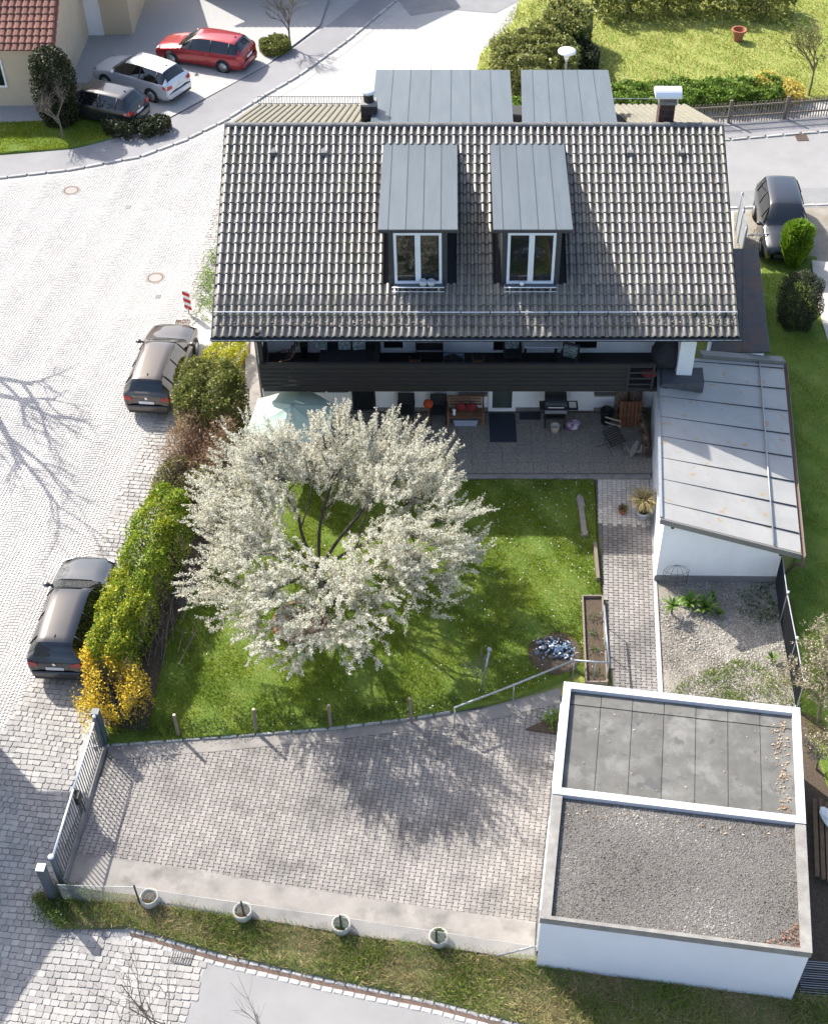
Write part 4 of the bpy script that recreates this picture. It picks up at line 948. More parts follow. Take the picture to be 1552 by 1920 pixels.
def car(name,label,paintm,loc,rz,sc=(1,1,1),stations=WAGON,front_visible=False,rails=False,roofglass=None,seed=0,group=None,hatch=(10,12)):
    t=thing(name,label,'car',loc,rz,group)
    K=5; S=catmull(stations,K); n=len(S); sx,sy,sz=sc
    iw0,iw1=4*K,6*K+2; ir0,ir1=10*K,12*K        # windscreen / rear window station ranges
    rows=[]
    for (x,zb,w,zbelt,wb,zt,wt) in S:
        w=min(w,.905); cab=zt-zbelt
        pts=[(0,zt),(wt*.5,zt-.006),(wt*.86,zt-.022),(wt,zt-.05-.02*min(1,cab*3)),(wt+(wb-wt)*.5,zbelt+(zt-.06-zbelt)*.52),(wb,zbelt),(wb+.025,zbelt-.05),(w,(zbelt+zb)*.55),(w*.99,zb+.12),(w*.94,zb),(w*.5,zb-.02),(0,zb-.02)]
        rows.append([(x*sx,y*sy,z*sz) for y,z in pts])
    m=len(rows[0]); faces={'body':[],'windscreen':[],'rear_window':[],'side':[], 'roof':[]}
    for i in range(n-1):
        for j in range(m-1):
            k='body'
            if j<=2 and iw0<=i<iw1-1: k='windscreen'
            elif j<=2 and ir0<=i<ir1-2: k='rear_window'
            elif j in (3,4) and iw0+3<=i<ir0+4: k='side'
            elif j<=2 and iw1-1<=i<ir0: k='roof'
            faces[k].append((i,j))
    def emit(lst,push=0):
        mb=MB(); idx={}
        for sgn in (1,-1):
            def vid(i,j):
                kk=(i,j,sgn if j not in (0,m-1) else 0)
                if kk not in idx:
                    x,y,z=rows[i][j]; idx[kk]=len(mb.v); mb.v.append((x,y*sgn,z))
                return idx[kk]
            for i,j in lst:
                q=(vid(i,j),vid(i,j+1),vid(i+1,j+1),vid(i+1,j)); q=q if sgn>0 else q[::-1]
                mb.f.append(q[::-1])
        return mb
    P=lambda nm,mb,mt,pp=None,smooth=True:ob(nm,mb,mt,pp or t,smooth=smooth,local=True)
    P('body',emit(faces['body']),paintm)
    P('roof',emit(faces['roof']),roofglass or paintm)
    P('windscreen',emit(faces['windscreen']),m_carglass); P('rear_window',emit(faces['rear_window']),m_carglass)
    sw=emit(faces['side']); so=P('side_window',sw,m_carglass)
    # pillars over the side glass
    for px in (.28,-.72,-1.62):
        for s in (1,-1):
            i=int(np.argmin(abs(S[:,0]-px))); a=rows[i][3]; b=rows[i][5]
            P('pillar',MB().tube([(a[0],s*(a[1]+.004),a[2]),(rows[i][4][0]+.01,s*(rows[i][4][1]+.006),rows[i][4][2]),(b[0]+.02,s*(b[1]+.004),b[2])],.03 if px<-1 else .022,6),m_trim)
    # wheels
    wr=.32*sz
    for wxp in (1.36*sx,-1.30*sx):
        for s in (1,-1):
            yw=s*.80*sy
            arch=MB(); arch.tube([(wxp,yw+s*.07,wr+.01),(wxp,yw+s*.115,wr+.01)],wr+.05,20); P('wheel_arch',arch,m_trim)
            tb=MB().tube([(wxp,yw-s*.1,wr),(wxp,yw+s*.13,wr)],wr,20); wo=P('wheel',tb,m_tyre)
            rb=MB().tube([(wxp,yw+s*.125,wr),(wxp,yw+s*.137,wr)],wr*.66,16); P('rim',rb,m_rim,wo)
    xr=stations[-1][0]*sx; xf=stations[0][0]*sx
    for s in (1,-1):
        tlm=MB().add([(xr+.05,s*.78*sy,.93*sz),(xr+.012,s*.52*sy,.90*sz),(xr-.012,s*.52*sy,.77*sz),(xr+.02,s*.80*sy,.76*sz),(xr+.28,s*.885*sy,.90*sz),(xr+.24,s*.90*sy,.80*sz)],[(0,1,2,3),(0,3,5,4)]); P('tail_light',tlm,m_red,smooth=False)
        hl=MB().add([(xf-.05,s*.50*sy,.66*sz),(xf-.12,s*.76*sy,.68*sz),(xf-.32,s*.84*sy,.78*sz),(xf-.22,s*.6*sy,.77*sz)],[(0,1,2,3)]); P('headlight',hl,m_lamp,smooth=False)
        i=int(np.argmin(abs(S[:,0]-.72))); 
        P('mirror',MB().blob((.74*sx,s*1.0*sy,.98*sz),(.09,.115,.075),3,2,.03).box((.76*sx,s*.89*sy,.95*sz),(.06,.12,.04)),paintm)
        if rails: P('roof_rail',MB().tube([(.0*sx,s*.56*sy,1.45*sz),(-.2*sx,s*.56*sy,1.50*sz),(-1.6*sx,s*.55*sy,1.46*sz),(-1.75*sx,s*.55*sy,1.41*sz)],.018,6),m_trim)
    P('number_plate',MB().box((xr-.005,0,.70*sz),(.02,.52,.11)),m_plate,smooth=False)
    P('emblem',MB().lathe([(.05,0),(.05,.01),(.0,.012)],(0,0,0),12),m_steel,smooth=False).matrix_basis=Matrix.Translation((xr+.015,0,.86*sz))@Matrix.Rotation(-math.pi/2,4,'Y')
    P('rear_bumper',MB().bbox((xr+.02,0,.46*sz),(.12,1.5*sy,.2*sz),.03),paintm if seed!=1 else paintm,smooth=False)
    P('lower_trim',MB().bbox((xr+.03,0,.31*sz),(.14,1.4*sy,.12),.03),m_trim,smooth=False)
    P('wiper',MB().tube([(-1.99*sx,.0,1.27*sz),(-2.14*sx,.35*sy,1.09*sz)],.012,5),m_trim)
    P('antenna',MB().add([(-1.55*sx,-.02,1.43*sz),(-1.55*sx,.02,1.43*sz),(-1.72*sx,.02,1.41*sz),(-1.72*sx,-.02,1.41*sz),(-1.70*sx,0,1.50*sz)],[(0,1,4),(1,2,4),(2,3,4),(3,0,4)]),m_trim,smooth=False)
    P('grille',MB().bbox((xf-.02,0,.50*sz),(.1,1.0*sy,.16),.02),m_trim,smooth=False)
    return t
def place(rear,nose,zr,zn):
    a=at(*rear,zr).to_2d(); b=at(*nose,zn).to_2d(); d=(b-a); return (a+b)/2,math.atan2(d.y,d.x),d.length
for nm,lb,pm,rear,nose,kw in (
  ('parked_car','dark grey estate car parked beside the yellow-green hedge',paint('paint_grey',(.034,.038,.043)),(113,1243),(168,1062),dict(seed=1,sc=(.95,.95,.97),roofglass=MAT('panorama_roof',(.012,.013,.016),rough=.12,spec=.9))),
  ('parked_car','brown estate car parked beside the tall clipped shrub',paint('paint_brown',(.062,.05,.04)),(278,758),(331,615),dict(rails=True,sc=(.96,.96,.98)))):
    c,rz,L_=place(rear,nose,.55+T(24 if nose[1]>800 else 36),.55+T(27 if nose[1]>800 else 39))
    print('car',L_,math.degrees(rz)); car(nm,lb,pm,(c.x,c.y,T(c.y)+.02),rz,**kw)
SUV=[(x,zb+.04,w,zbelt+.08,wb,zt+(.2 if zt>1.05 else .1),wt+.04) for (x,zb,w,zbelt,wb,zt,wt) in WAGON]
c,rz,L_=place((1452,372),(1474,478),1.05,1.1); print('suv',L_,math.degrees(rz))
car('parked_car','black family van parked on gravel behind the feathery green shrub',paint('paint_black',(.018,.020,.024)),(c.x,c.y,T(c.y)+.02),rz,(.96,1,1.02),SUV)
c=atT(388,115); car('parked_car','dark red car on the neighbouring forecourt',paint('paint_red',(.28,.012,.02)),(c.x,c.y,T(c.y)+.02),R(162))
c=atT(268,165); car('parked_car','silver white car on the neighbouring forecourt',paint('paint_white',(.55,.57,.60)),(c.x,c.y,T(c.y)+.02),R(150),(1,1,1.05))
c=atT(185,215); car('parked_car','near black car beside the neighbouring lawn',paint('paint_dark',(.02,.022,.028)),(c.x,c.y,T(c.y)+.02),R(158))
# ------------------------------------------------------------------ vegetation
def leafcloud(name,P,size,mat,parent=None,dirs=None,aspect=.55,spread=1.0,seed=0,rv=None,**tags):
    """small folded rhombic leaves at points P; dirs biases where they point"""
    r=np.random.default_rng(seed); n=len(P)
    d=r.normal(0,1,(n,3))*spread
    if dirs is not None: d=d+dirs
    d/=np.linalg.norm(d,axis=1,keepdims=True)+1e-9
    a=r.normal(0,1,(n,3)); s=np.cross(d,a); s/=np.linalg.norm(s,axis=1,keepdims=True)+1e-9
    L_=(size*r.uniform(.6,1.35,n))[:,None]; w=L_*aspect*.5
    up=np.cross(s,d)
    b=P-d*L_*.5; t=P+d*L_*.5; m=P+up*L_*.12
    Q=np.stack([b,m-s*w*1.0,t,m+s*w],1)
    me=npmesh(name,Q,mat,rv if rv is not None else r.random(n)); return ob(name,me,None,parent,**tags)
def branch_tube(mb,p,q,r0,r1,bend=.12,n=4,sides=5,rn=rnd,lift=0.0):
    p,q=Vector(p),Vector(q); L_=(q-p).length; o=Vector((rn.uniform(-1,1),rn.uniform(-1,1),rn.uniform(-.4,1)+lift))*L_*bend
    pts=[];rs=[]
    for i in range(n+1):
        t=i/n; pts.append(p.lerp(q,t)+o*(4*t*(1-t))*.5); rs.append(r0+(r1-r0)*t)
    mb.tube(pts,rs,sides,cap=False); return pts
# colours
mg_laurel=leaf_mat('laurel_leaves',(.055,.125,.012),(.30,.39,.03),.35,tip=(.52,.49,.05))
mg_yellowtop=leaf_mat('golden_leaves',(.20,.26,.02),(.50,.46,.035),.35,tip=(.62,.50,.05))
mg_olive=leaf_mat('olive_shrub_leaves',(.07,.10,.02),(.23,.24,.05),.25,tip=(.30,.25,.10))
mg_brown=leaf_mat('brown_twig_leaves',(.20,.125,.075),(.40,.28,.17),.2,tip=(.44,.33,.2))
mg_mixed=leaf_mat('thin_shrub_leaves',(.10,.095,.035),(.27,.25,.08),.25)
mg_forsythia=leaf_mat('forsythia_flowers',(.48,.32,.02),(.76,.56,.05),.35,tip=(.85,.70,.16))
mg_dark=leaf_mat('dark_evergreen',(.012,.02,.009),(.045,.055,.018),.15,tip=(.08,.085,.03))
mg_lime=leaf_mat('lime_conifer',(.09,.19,.015),(.22,.34,.03),.35,tip=(.34,.44,.06))
mg_hedge=leaf_mat('green_hedge_leaves',(.07,.14,.018),(.20,.30,.04),.3,tip=(.32,.40,.09))
mg_olive2=leaf_mat('pale_olive_leaves',(.10,.125,.03),(.29,.30,.08),.3,tip=(.40,.36,.16))
m_blossom=leaf_mat('white_blossom',(.50,.49,.39),(.80,.77,.66),.42,.8,tip=(.88,.86,.78))
m_youngleaf=leaf_mat('young_leaves',(.10,.12,.03),(.25,.26,.09),.3)

def hedge_pts(path,n,seed,fill=.35,bump=.12,top_pow=4.2):
    """path: list of (x,y,zbase,ztop,halfwidth); points near the skin of a rounded hedge"""
    r=np.random.default_rng(seed); A=np.array(path,float); seg=np.linalg.norm(np.diff(A[:,:2],axis=0),axis=1); cum=np.r_[0,np.cumsum(seg)]
    s=r.uniform(-.45,cum[-1]+.45,n); sc=np.clip(s,0,cum[-1]); 
    C=np.stack([np.interp(sc,cum,A[:,k]) for k in range(5)],1)
    i=np.clip(np.searchsorted(cum,sc,side='right')-1,0,len(seg)-1); d=(np.diff(A[:,:2],axis=0)/seg[:,None])[i]; nr=np.stack([-d[:,1],d[:,0]],1)
    th=r.uniform(-.12,math.pi+.12,n); ee=2/top_pow
    cx_=np.sign(np.cos(th))*np.abs(np.cos(th))**ee; sz_=np.maximum(0,np.sin(th))**ee
    side=r.random(n)<.55
    over=np.where(s<0,-s,np.where(s>cum[-1],s-cum[-1],0)); endk=np.sqrt(np.clip(1-(over/.45)**2,0,1)); 
    k=np.where(r.random(n)<fill,r.uniform(.35,.95,n),r.uniform(.93,1.04,n))
    bm=1+bump*(np.sin(s*3.1+seed)*.5+np.sin(s*7.3+th*4+seed*2)*.4+np.sin(th*6+s*2)*.35)
    lat=cx_*C[:,4]*k*endk*bm; 
    hz=(C[:,3]-C[:,2])
    zz=C[:,2]+hz*np.where(np.abs(cx_)>.93,r.uniform(.02,.95,n),sz_*k*(.72+.28*endk))*(1+bump*.35*np.sin(s*5+lat*6+seed))
    xy=C[:,:2]+nr*lat[:,None]+d*np.where(s<0,s,np.where(s>cum[-1],s-cum[-1],0))[:,None]
    P=np.c_[xy,zz]; nrm=np.c_[nr*(cx_/np.maximum(C[:,4],.2))[:,None]*.6,np.maximum(.25,sz_)]
    return P,nrm
def hedge(name,label,cat,path,n,size,mat,seed,fill=.35,bump=.12,spread=.9,aspect=.6,stems=14,group=None,foliage='foliage',extra=None,stemmat=None):
    p0=path[len(path)//2]; t=thing(name,label,cat,(p0[0],p0[1],p0[2]),0,group)
    P,N_=hedge_pts(path,n,seed,fill,bump); leafcloud(foliage,P,size,mat,t,N_*.8,aspect,spread,seed)
    if extra:
        for mat2,n2,cond,sz2,nm2 in extra:
            P2,N2=hedge_pts(path,n2,seed+50,.1,bump); P2=P2[cond(P2)]; N2=N2[:len(P2)]
            leafcloud(nm2,P2,sz2,mat2,t,None,aspect,1,seed+9,kind='stuff')
    mb=MB(); rn=random.Random(seed)
    for k in range(stems):
        q=rn.random()*(len(path)-1); i=int(q); f=q-i; a=[path[i][c]*(1-f)+path[min(i+1,len(path)-1)][c]*f for c in range(5)]
        b=Vector((a[0]+rn.uniform(-.2,.2),a[1]+rn.uniform(-.2,.2),a[2]-.05))
        for m_ in range(5):
            e=Vector((a[0]+rn.uniform(-1,1)*a[4]*.9,a[1]+rn.uniform(-1,1)*a[4]*.9,a[2]+(a[3]-a[2])*rn.uniform(.65,1.0)))
            branch_tube(mb,b,e,.022,.005,.1,3,4,rn)
    ob('stems',mb,stemmat or m_bark,t)
    return t
def hp(px,py,zt,hw,dzb=0.1):
    p=at(px,py,zt); return (p.x,p.y,T(p.y)+dzb,zt,hw)
# clipped hedge along the street, from the brown shrub to the forsythia
hedge('hedge','dense green privet hedge with yellow tips along the cobbled street','hedge',[hp(315,918,2.6,.62),hp(284,968,2.5,.66),hp(260,1030,2.45,.66)],15000,.075,mg_laurel,11,
      extra=[(mg_yellowtop,4500,lambda P:(P[:,2]>2.0)&(np.sin(P[:,0]*2.3+P[:,1]*1.9)>.35),.08,'golden_tips')])
hedge('hedge','lower hedge section with bright yellow-green top beside the dark grey car','hedge',[hp(243,1075,2.25,.64),hp(221,1130,2.25,.6),hp(198,1190,2.2,.56)],15000,.07,mg_laurel,12,
      extra=[(mg_yellowtop,6500,lambda P:(P[:,2]>1.7)&((np.sin(P[:,0]*3.3+P[:,1]*1.3)>.2)|(P[:,1]<25.3)),.08,'golden_tips')])
hedge('shrub','tall clipped olive-green shrub beside the brown car','shrub',[hp(398,678,3.1,.98),hp(375,738,2.95,1.02)],19000,.09,mg_olive,13,bump=.1,fill=.45)
hedge('shrub','low golden-green shrub at the corner under the eave','shrub',[hp(435,635,1.5,.45),hp(405,660,1.7,.6)],6000,.07,mg_yellowtop,14)
hedge('shrub','reddish-brown bare twiggy shrub between the clipped shrub and green hedge','shrub',[hp(385,775,2.7,1.05),hp(352,838,2.45,1.1)],8000,.12,mg_brown,15,aspect=.16,fill=.7,spread=.7,stems=70,stemmat=MAT('reddish_twigs',(.30,.19,.13),(.20,.125,.085),rough=1,scale=9))
hedge('shrub','sparse brown-green shrub reaching over the pavement with loose twigs','shrub',[hp(350,868,2.2,1.0),hp(318,900,2.1,.8)],9000,.08,mg_mixed,16,aspect=.3,fill=.7,stems=60,stemmat=m_barkgrey)
# forsythia
hedge('forsythia','yellow flowering forsythia bush beside the driveway gate','bush',[hp(180,1218,1.8,.5),hp(194,1252,1.75,.7),hp(208,1288,1.55,.95)],8200,.07,mg_forsythia,17,fill=.8,bump=.3,spread=1.2,stems=40,foliage='flowers',stemmat=m_barkgrey)
# low ground cover by the gate and lawn edge
def groundcover(name,label,poly,zf,n,size,mat,seed,h=.12,cat='plants',clump=1.5):
    r=np.random.default_rng(seed); xs=[p[0] for p in poly]; ys=[p[1] for p in poly]
    P=np.stack([r.uniform(min(xs),max(xs),n*2),r.uniform(min(ys),max(ys),n*2)],1); P=P[inpoly(P,poly)][:n]; P=P+r.normal(0,.12,P.shape)
    P=P[(np.sin(P[:,0]*3.7+seed)+np.sin(P[:,1]*4.3+seed*2)+np.sin(P[:,0]*9+P[:,1]*7))>-.4-clump]
    k=.5+.5*np.sin(P[:,0]*4.1+seed)*np.sin(P[:,1]*5.3+1); z=zf(P[:,0],P[:,1])+r.random(len(P))*h*(.35+.65*k)
    return leafcloud(name,np.c_[P,z],size,mat,None,np.tile([0,0,.6],(len(P),1)),.5,1,seed,label=label,cat=cat,kind='stuff')
LZn=lambda x,y:Tn(y)+.13
mg_cover=leaf_mat('ground_cover',(.035,.075,.015),(.11,.17,.03),.25)
groundcover('ground_cover','low weedy green growth along the lawn edge by the driveway',PX([(190,1392),(420,1376),(620,1360),(860,1325),(860,1305),(620,1335),(420,1348),(200,1360)],.14),LZn,9000,.055,mg_cover,21,.16)
# --- grass -----------------------------------------------------------------------
def blades(name,poly,zf,n,h0,h1,mat,seed,lean=.6,width=.006,dens=None,**tags):
    r=np.random.default_rng(seed); xs=[p[0] for p in poly]; ys=[p[1] for p in poly]
    P=np.stack([r.uniform(min(xs),max(xs),n*2),r.uniform(min(ys),max(ys),n*2)],1); P=P[inpoly(P,poly)]
    if dens is not None: P=P[r.random(len(P))<dens(P[:,0],P[:,1])]
    P=P[:n]; n=len(P); z=zf(P[:,0],P[:,1]); th=r.uniform(0,6.28,n); ph=r.uniform(0,6.28,n); h=r.uniform(h0,h1,n); w=width*r.uniform(.7,1.5,n)
    l=h*lean*r.uniform(.3,1.3,n)
    s=np.stack([np.cos(th)*w,np.sin(th)*w,np.zeros(n)],1); b=np.c_[P,z-.01]; t=b+np.stack([np.cos(ph)*l,np.sin(ph)*l,h],1)
    pat=.5+.25*np.sin(P[:,0]*1.3+np.sin(P[:,1]*1.1)*2)+.25*np.sin(P[:,1]*2.1+np.sin(P[:,0]*.9)*2)
    rv=np.clip(r.random(n)*.6+pat*.4,0,1)
    me=npmesh(name,np.stack([b-s,b+s,t],1),mat,rv); return ob(name,me,None,None,kind='stuff',**tags)
m_blade=leaf_mat('grass_blades',(.105,.18,.012),(.30,.35,.03),.42,.7,tip=(.44,.40,.10))
blades('grass',lawn_poly,LZn,170000,.04,.095,m_blade,31,width=.010,label='short green lawn around the blossoming tree',cat='grass')
m_dry=leaf_mat('dry_grass',(.26,.19,.09),(.50,.40,.22),.25,.8)
m_vgreen=leaf_mat('verge_grass',(.09,.15,.02),(.27,.34,.05),.3,.7)
VZn=np.vectorize(VZ,otypes=[float])
gnoise=lambda x,y:.5+.5*np.sin(x*1.9+1.1*np.sin(y*2.3))*np.sin(y*2.7+x*.7)
blades('verge_dry_grass',vp,VZn,42000,.10,.26,m_dry,32,lean=1.0,width=.007,dens=lambda x,y:.25+.75*(1-gnoise(x,y)),label='straw-coloured dry grass on the roadside verge',cat='grass')
blades('verge_green_grass',vp,VZn,60000,.08,.24,m_vgreen,33,lean=.8,width=.009,dens=lambda x,y:np.clip(gnoise(x,y)*1.4-.15,0,1),label='fresh green grass tufts on the roadside verge',cat='grass')
rl_poly=PX([(1385,640),(1440,470),(1530,480),(1560,650),(1600,700),(1600,1500),(1560,1500),(1500,1330),(1490,1180),(1465,1080),(1500,1030),(1468,700)],.1)
blades('grass',rl_poly,lambda x,y:Tn(y)+.07,40000,.035,.08,m_blade,34,width=.008,label='short grass of the strip to the right of the annex',cat='grass')
m_bladeb=leaf_mat('sunny_grass',(.18,.24,.03),(.33,.34,.07),.35,.8)
blades('grass',PX([(880,190),(900,100),(1000,-40),(1700,-40),(1600,186),(1365,200),(1100,205)],.1),lambda x,y:Tn(y)+.08,60000,.06,.12,m_bladeb,35,width=.016,label='sunny yellow-green lawn of the garden across the back road',cat='grass')
# daisies
r=np.random.default_rng(41); n=900
xs=[p[0] for p in lawn_poly]; ys=[p[1] for p in lawn_poly]; P=np.stack([r.uniform(min(xs),max(xs),n*3),r.uniform(min(ys),max(ys),n*3)],1); P=P[inpoly(P,lawn_poly)]
P=P[r.random(len(P))<np.clip(.1+.9*(P[:,0]-(-2))/5,0.08,1)]
leafcloud('daisies',np.c_[P,LZn(P[:,0],P[:,1])+.07],.035,MAT('daisy_white',(.75,.75,.72),rough=.9),None,None,1,1,42,label='small white daisies scattered over the lawn',cat='flowers',kind='stuff')
# --- the blossoming tree -----------------------------------------------------------
rn=random.Random(77)
tb=atT(597,1088,.12); TB=Vector(tb)
tree=thing('blossom_tree','large white blossoming cherry tree with spreading open crown on the lawn','tree',TB)
wood=MB()
fork=TB+Vector((.05,.0,.55))
wood.tube([TB-Vector((0,0,.2)),TB+Vector((.0,0,.2)),fork],[.20,.16,.15],10)
cr=at(618,985,3.7); CC=Vector((cr.x,cr.y,3.7))
# crown envelope: a shallow bowl, open in the middle; RX half-width, heights
RX,RYc=4.0,4.25
nodes_=[]; limbs=9
for k in range(limbs):
    a=2*math.pi*k/limbs+rn.uniform(-.2,.2); rr=rn.uniform(.70,.88)
    end=Vector((CC.x+math.cos(a)*RX*rr,CC.y+math.sin(a)*RYc*rr,3.5+rn.uniform(-.3,.9)+.25*math.sin(a)))
    mid=fork.lerp(end,.45)+Vector((0,0,.25)); 
    P1=branch_tube(wood,fork+Vector((rn.uniform(-.05,.05),rn.uniform(-.05,.05),-.05)),mid,.06,.042,.12,4,7,rn); P2=branch_tube(wood,mid,end,.042,.014,.14,5,6,rn)
    nodes_+=P1[2:]+P2
    for j in range(4):
        p=P2[rn.randrange(0,4)] if j else P1[-2]
        a2=a+rn.uniform(-.6,.6); r2=rn.uniform(.55,1.0); e=Vector((CC.x+math.cos(a2)*RX*r2,CC.y+math.sin(a2)*RYc*r2,3.4+rn.uniform(-1.0,1.5)))
        P3=branch_tube(wood,p,e,.032,.010,.16,5,5,rn,.3); nodes_+=P3[1:]
NV=np.array([tuple(p) for p in nodes_])
# twig tips through the crown volume
tips=[];r=np.random.default_rng(5)
while len(tips)<760:
    a=r.uniform(0,2*math.pi); q=math.sqrt(r.uniform(.09,1.0)); 
    lob=1+.07*math.sin(3*a+.6)+.06*math.sin(5*a+2.1)+.04*math.sin(9*a)
    x=CC.x+math.cos(a)*RX*q*lob; y=CC.y+math.sin(a)*RYc*q*lob
    zt=3.6+1.55*math.sin(min(1,max(0,(q-.18)/.82))*math.pi*.93)**.8 ; zb=1.55+1.6*(1-q)+ .35*q
    z=zb+(zt-zb)*r.beta(1.5,1.0)
    # the open window in the middle, as the limbs leave it
    if (x-(CC.x+.15))**2/.8**2+(y-(CC.y-.1))**2/1.1**2<1 and z<4.9: continue
    tips.append((x,y,z))
BP=[];BD=[]
for (x,y,z) in tips:
    d2=((NV-np.array([x,y,z]))**2).sum(1)+np.where(NV[:,2]>z,2.5,0); p=Vector(NV[int(np.argmin(d2))]); e=Vector((x,y,z))
    if (e-p).length>2.2: p=p.lerp(e,1-2.2/(e-p).length)
    pts=branch_tube(wood,p,e,.010,.003,.16,4,3,rn,.3)
    subs=[(pts[2],e)]
    for j in range(5):
        s=pts[rn.randrange(1,5)]; out=Vector((s.x-CC.x,s.y-CC.y,0))*.10
        ee=s+Vector((rn.uniform(-.30,.30),rn.uniform(-.30,.30),rn.uniform(.05,.55)))+out
        wood.tube([s,s.lerp(ee,.5)+Vector((rn.uniform(-.04,.04),rn.uniform(-.04,.04),0)),ee],[.005,.004,.002],3,cap=False); subs.append((s,ee))
    for s,ee in subs:
        L_=(ee-s).length; k=int(20+L_*84)
        for _ in range(k):
            t_=rn.random()**.8; q=s.lerp(ee,t_); sp_=.035*(1.2-t_*.6)
            BP.append((q.x+rn.gauss(0,sp_),q.y+rn.gauss(0,sp_),q.z+rn.gauss(0,sp_)))
print('blossoms',len(BP))
ob('branches',wood,m_bark,tree)
BP=np.array(BP); leafcloud('blossom',BP,.042,m_blossom,tree,np.tile([0,0,.5],(len(BP),1)),.75,1,55)
sel=r.random(len(BP))<.13; leafcloud('young_leaves',BP[sel]+r.normal(0,.02,(sel.sum(),3)),.05,m_youngleaf,tree,None,.5,1,56)
# --- bare trees --------------------------------------------------------------------
def bare_tree(name,label,base,h,spread,seed,mat=m_barkgrey,cat='tree',levels=4,r0=.09,lean=(0,0),up=.75,tw=4,group=None,buds=None):
    t=thing(name,label,cat,base,0,group); mb=MB(); rn_=random.Random(seed); tips_=[]
    def rec(p,d,L_,r_,lv):
        q=p+d*L_; pts=branch_tube(mb,p,q,r_,r_*.62,.10,3,6 if lv<2 else (4 if lv<3 else 3),rn_)
        if lv>=levels: tips_.append((p,q)); return
        for k in range(tw if lv else tw+1):
            f=rn_.uniform(.45,1.0) if lv else rn_.uniform(.55,1.0); s=p.lerp(q,f)
            nd=(d*up+Vector((rn_.uniform(-1,1)*spread,rn_.uniform(-1,1)*spread,rn_.uniform(-.1,.6)))).normalized()
            rec(s,nd,L_*rn_.uniform(.5,.78),r_*.55,lv+1)
    rec(Vector(base)-Vector((0,0,.1)),Vector((lean[0],lean[1],1)).normalized(),h*.36,r0,0)
    ob('branches',mb,mat,t)
    if buds:
        m_,n_,s_=buds; P=[]
        for p,q in tips_:
            for _ in range(n_): P.append(tuple(p.lerp(q,rn_.random())+Vector((rn_.gauss(0,.02),rn_.gauss(0,.02),rn_.gauss(0,.02)))))
        leafcloud('buds',np.array(P),s_,m_,t,None,.6,1,seed)
    return t
bare_tree('street_tree','leafless street tree just outside the left edge, shading the fan-laid paving',atT(-130,640),11,.75,3,r0=.24,tw=3,levels=5,mat=m_bark)
bare_tree('young_tree','small bare tree behind the sidewalk near the dark red car',atT(546,90),4.0,.8,4,r0=.06,tw=4,levels=4)
bare_tree('young_tree','small bare tree beside the neighbouring lawn and sidewalk',atT(118,262),3.6,.8,6,r0=.06,tw=4,levels=4)
# bare bush in the near left corner
bare_tree('bare_bush','bare thin-branched bush in the near left corner over the cobbles',Vector((-6.0,11.6,-.5)),6.4,.55,8,mat=MAT('tan_twigs',(.20,.15,.11),(.13,.10,.08),rough=1,scale=9),cat='bush',levels=4,r0=.05,lean=(-.12,.25),tw=3)
bare_tree('bare_bush','small bare bush at the bottom edge over the asphalt',Vector((-3.9,12.0,-.5)),4.2,.5,9,mat=bpy.data.materials['tan_twigs'],cat='bush',levels=3,r0=.03,lean=(-.05,.2),tw=4)
bare_tree('bare_bush','tangled brown bare bush in the bottom left corner',Vector((-9.6,11.9,-.5)),4.0,.7,10,mat=bpy.data.materials['tan_twigs'],cat='bush',levels=4,r0=.04,lean=(0,.2),tw=4)
# shrubs on the right
m_bud=leaf_mat('pale_buds',(.30,.26,.17),(.62,.54,.42),.3,.8)
bare_tree('budding_bush','budding bare bush with pale catkins beside the mesh fence and garage',atT(1535,1350,.1),4.0,.8,12,cat='bush',levels=5,r0=.06,lean=(-.08,.2),tw=4,mat=MAT('olive_twigs',(.20,.18,.09),(.13,.11,.06),rough=1,scale=9),buds=(m_bud,3,.05))
bare_tree('budding_bush','tall budding bush at the right edge above the rear garage roof',atT(1552,1285,.1),4.6,.85,14,cat='bush',levels=5,r0=.06,lean=(-.1,.05),tw=4,mat=MAT('grey_olive_twigs',(.22,.20,.12),(.14,.125,.075),rough=1,scale=9),buds=(m_bud,3,.05))
bare_tree('budding_bush','thin budding bush growing low behind the rear garage corner',atT(1530,1440,.1),2.6,.8,13,cat='bush',levels=4,r0=.04,lean=(-.05,-.1),tw=4,mat=bpy.data.materials['olive_twigs'],buds=(m_bud,4,.05))
# conifers by the black van
def cone_shrub(name,label,base,h,r,n,mat,seed,size,feather=False):
    t=thing(name,label,'shrub',base); q=np.random.default_rng(seed)
    u=q.random(n); a=q.uniform(0,2*np.pi,n); k=np.sqrt(q.uniform(.35,1,n))
    if feather: rad=r*(.40+1.05*u)*np.sqrt(np.clip(1.03-u**3,0,1)); 
    else: rad=r*np.clip(.82+.3*np.sin(u*np.pi),0,2)*np.where(u>.9,np.sqrt(np.clip((1-u)/.1,0,1)),1)
    rad=rad*(1+.1*np.sin(a*5+u*9))
    P=np.stack([base[0]+np.cos(a)*rad*k,base[1]+np.sin(a)*rad*k,base[2]+u*h],1)
    dr=np.stack([np.cos(a)*.7,np.sin(a)*.7,np.full(n,1.0 if feather else .3)],1)
    leafcloud('foliage',P,size,mat,t,dr*(2.2 if feather else .8),.18 if feather else .5,.6,seed)
    mb=MB()
    for i in range(9): branch_tube(mb,Vector(base)-Vector((0,0,.1)),Vector(base)+Vector((math.cos(i)*r*.6,math.sin(i)*r*.6,h*.8)),.03,.008,.1,3,4)
    ob('stems',mb,m_bark,t)
cone_shrub('feathery_shrub','bright lime-green feathery shrub in front of the black van',at(1484,498,.68),1.9,.62,11000,mg_lime,61,.26,True)
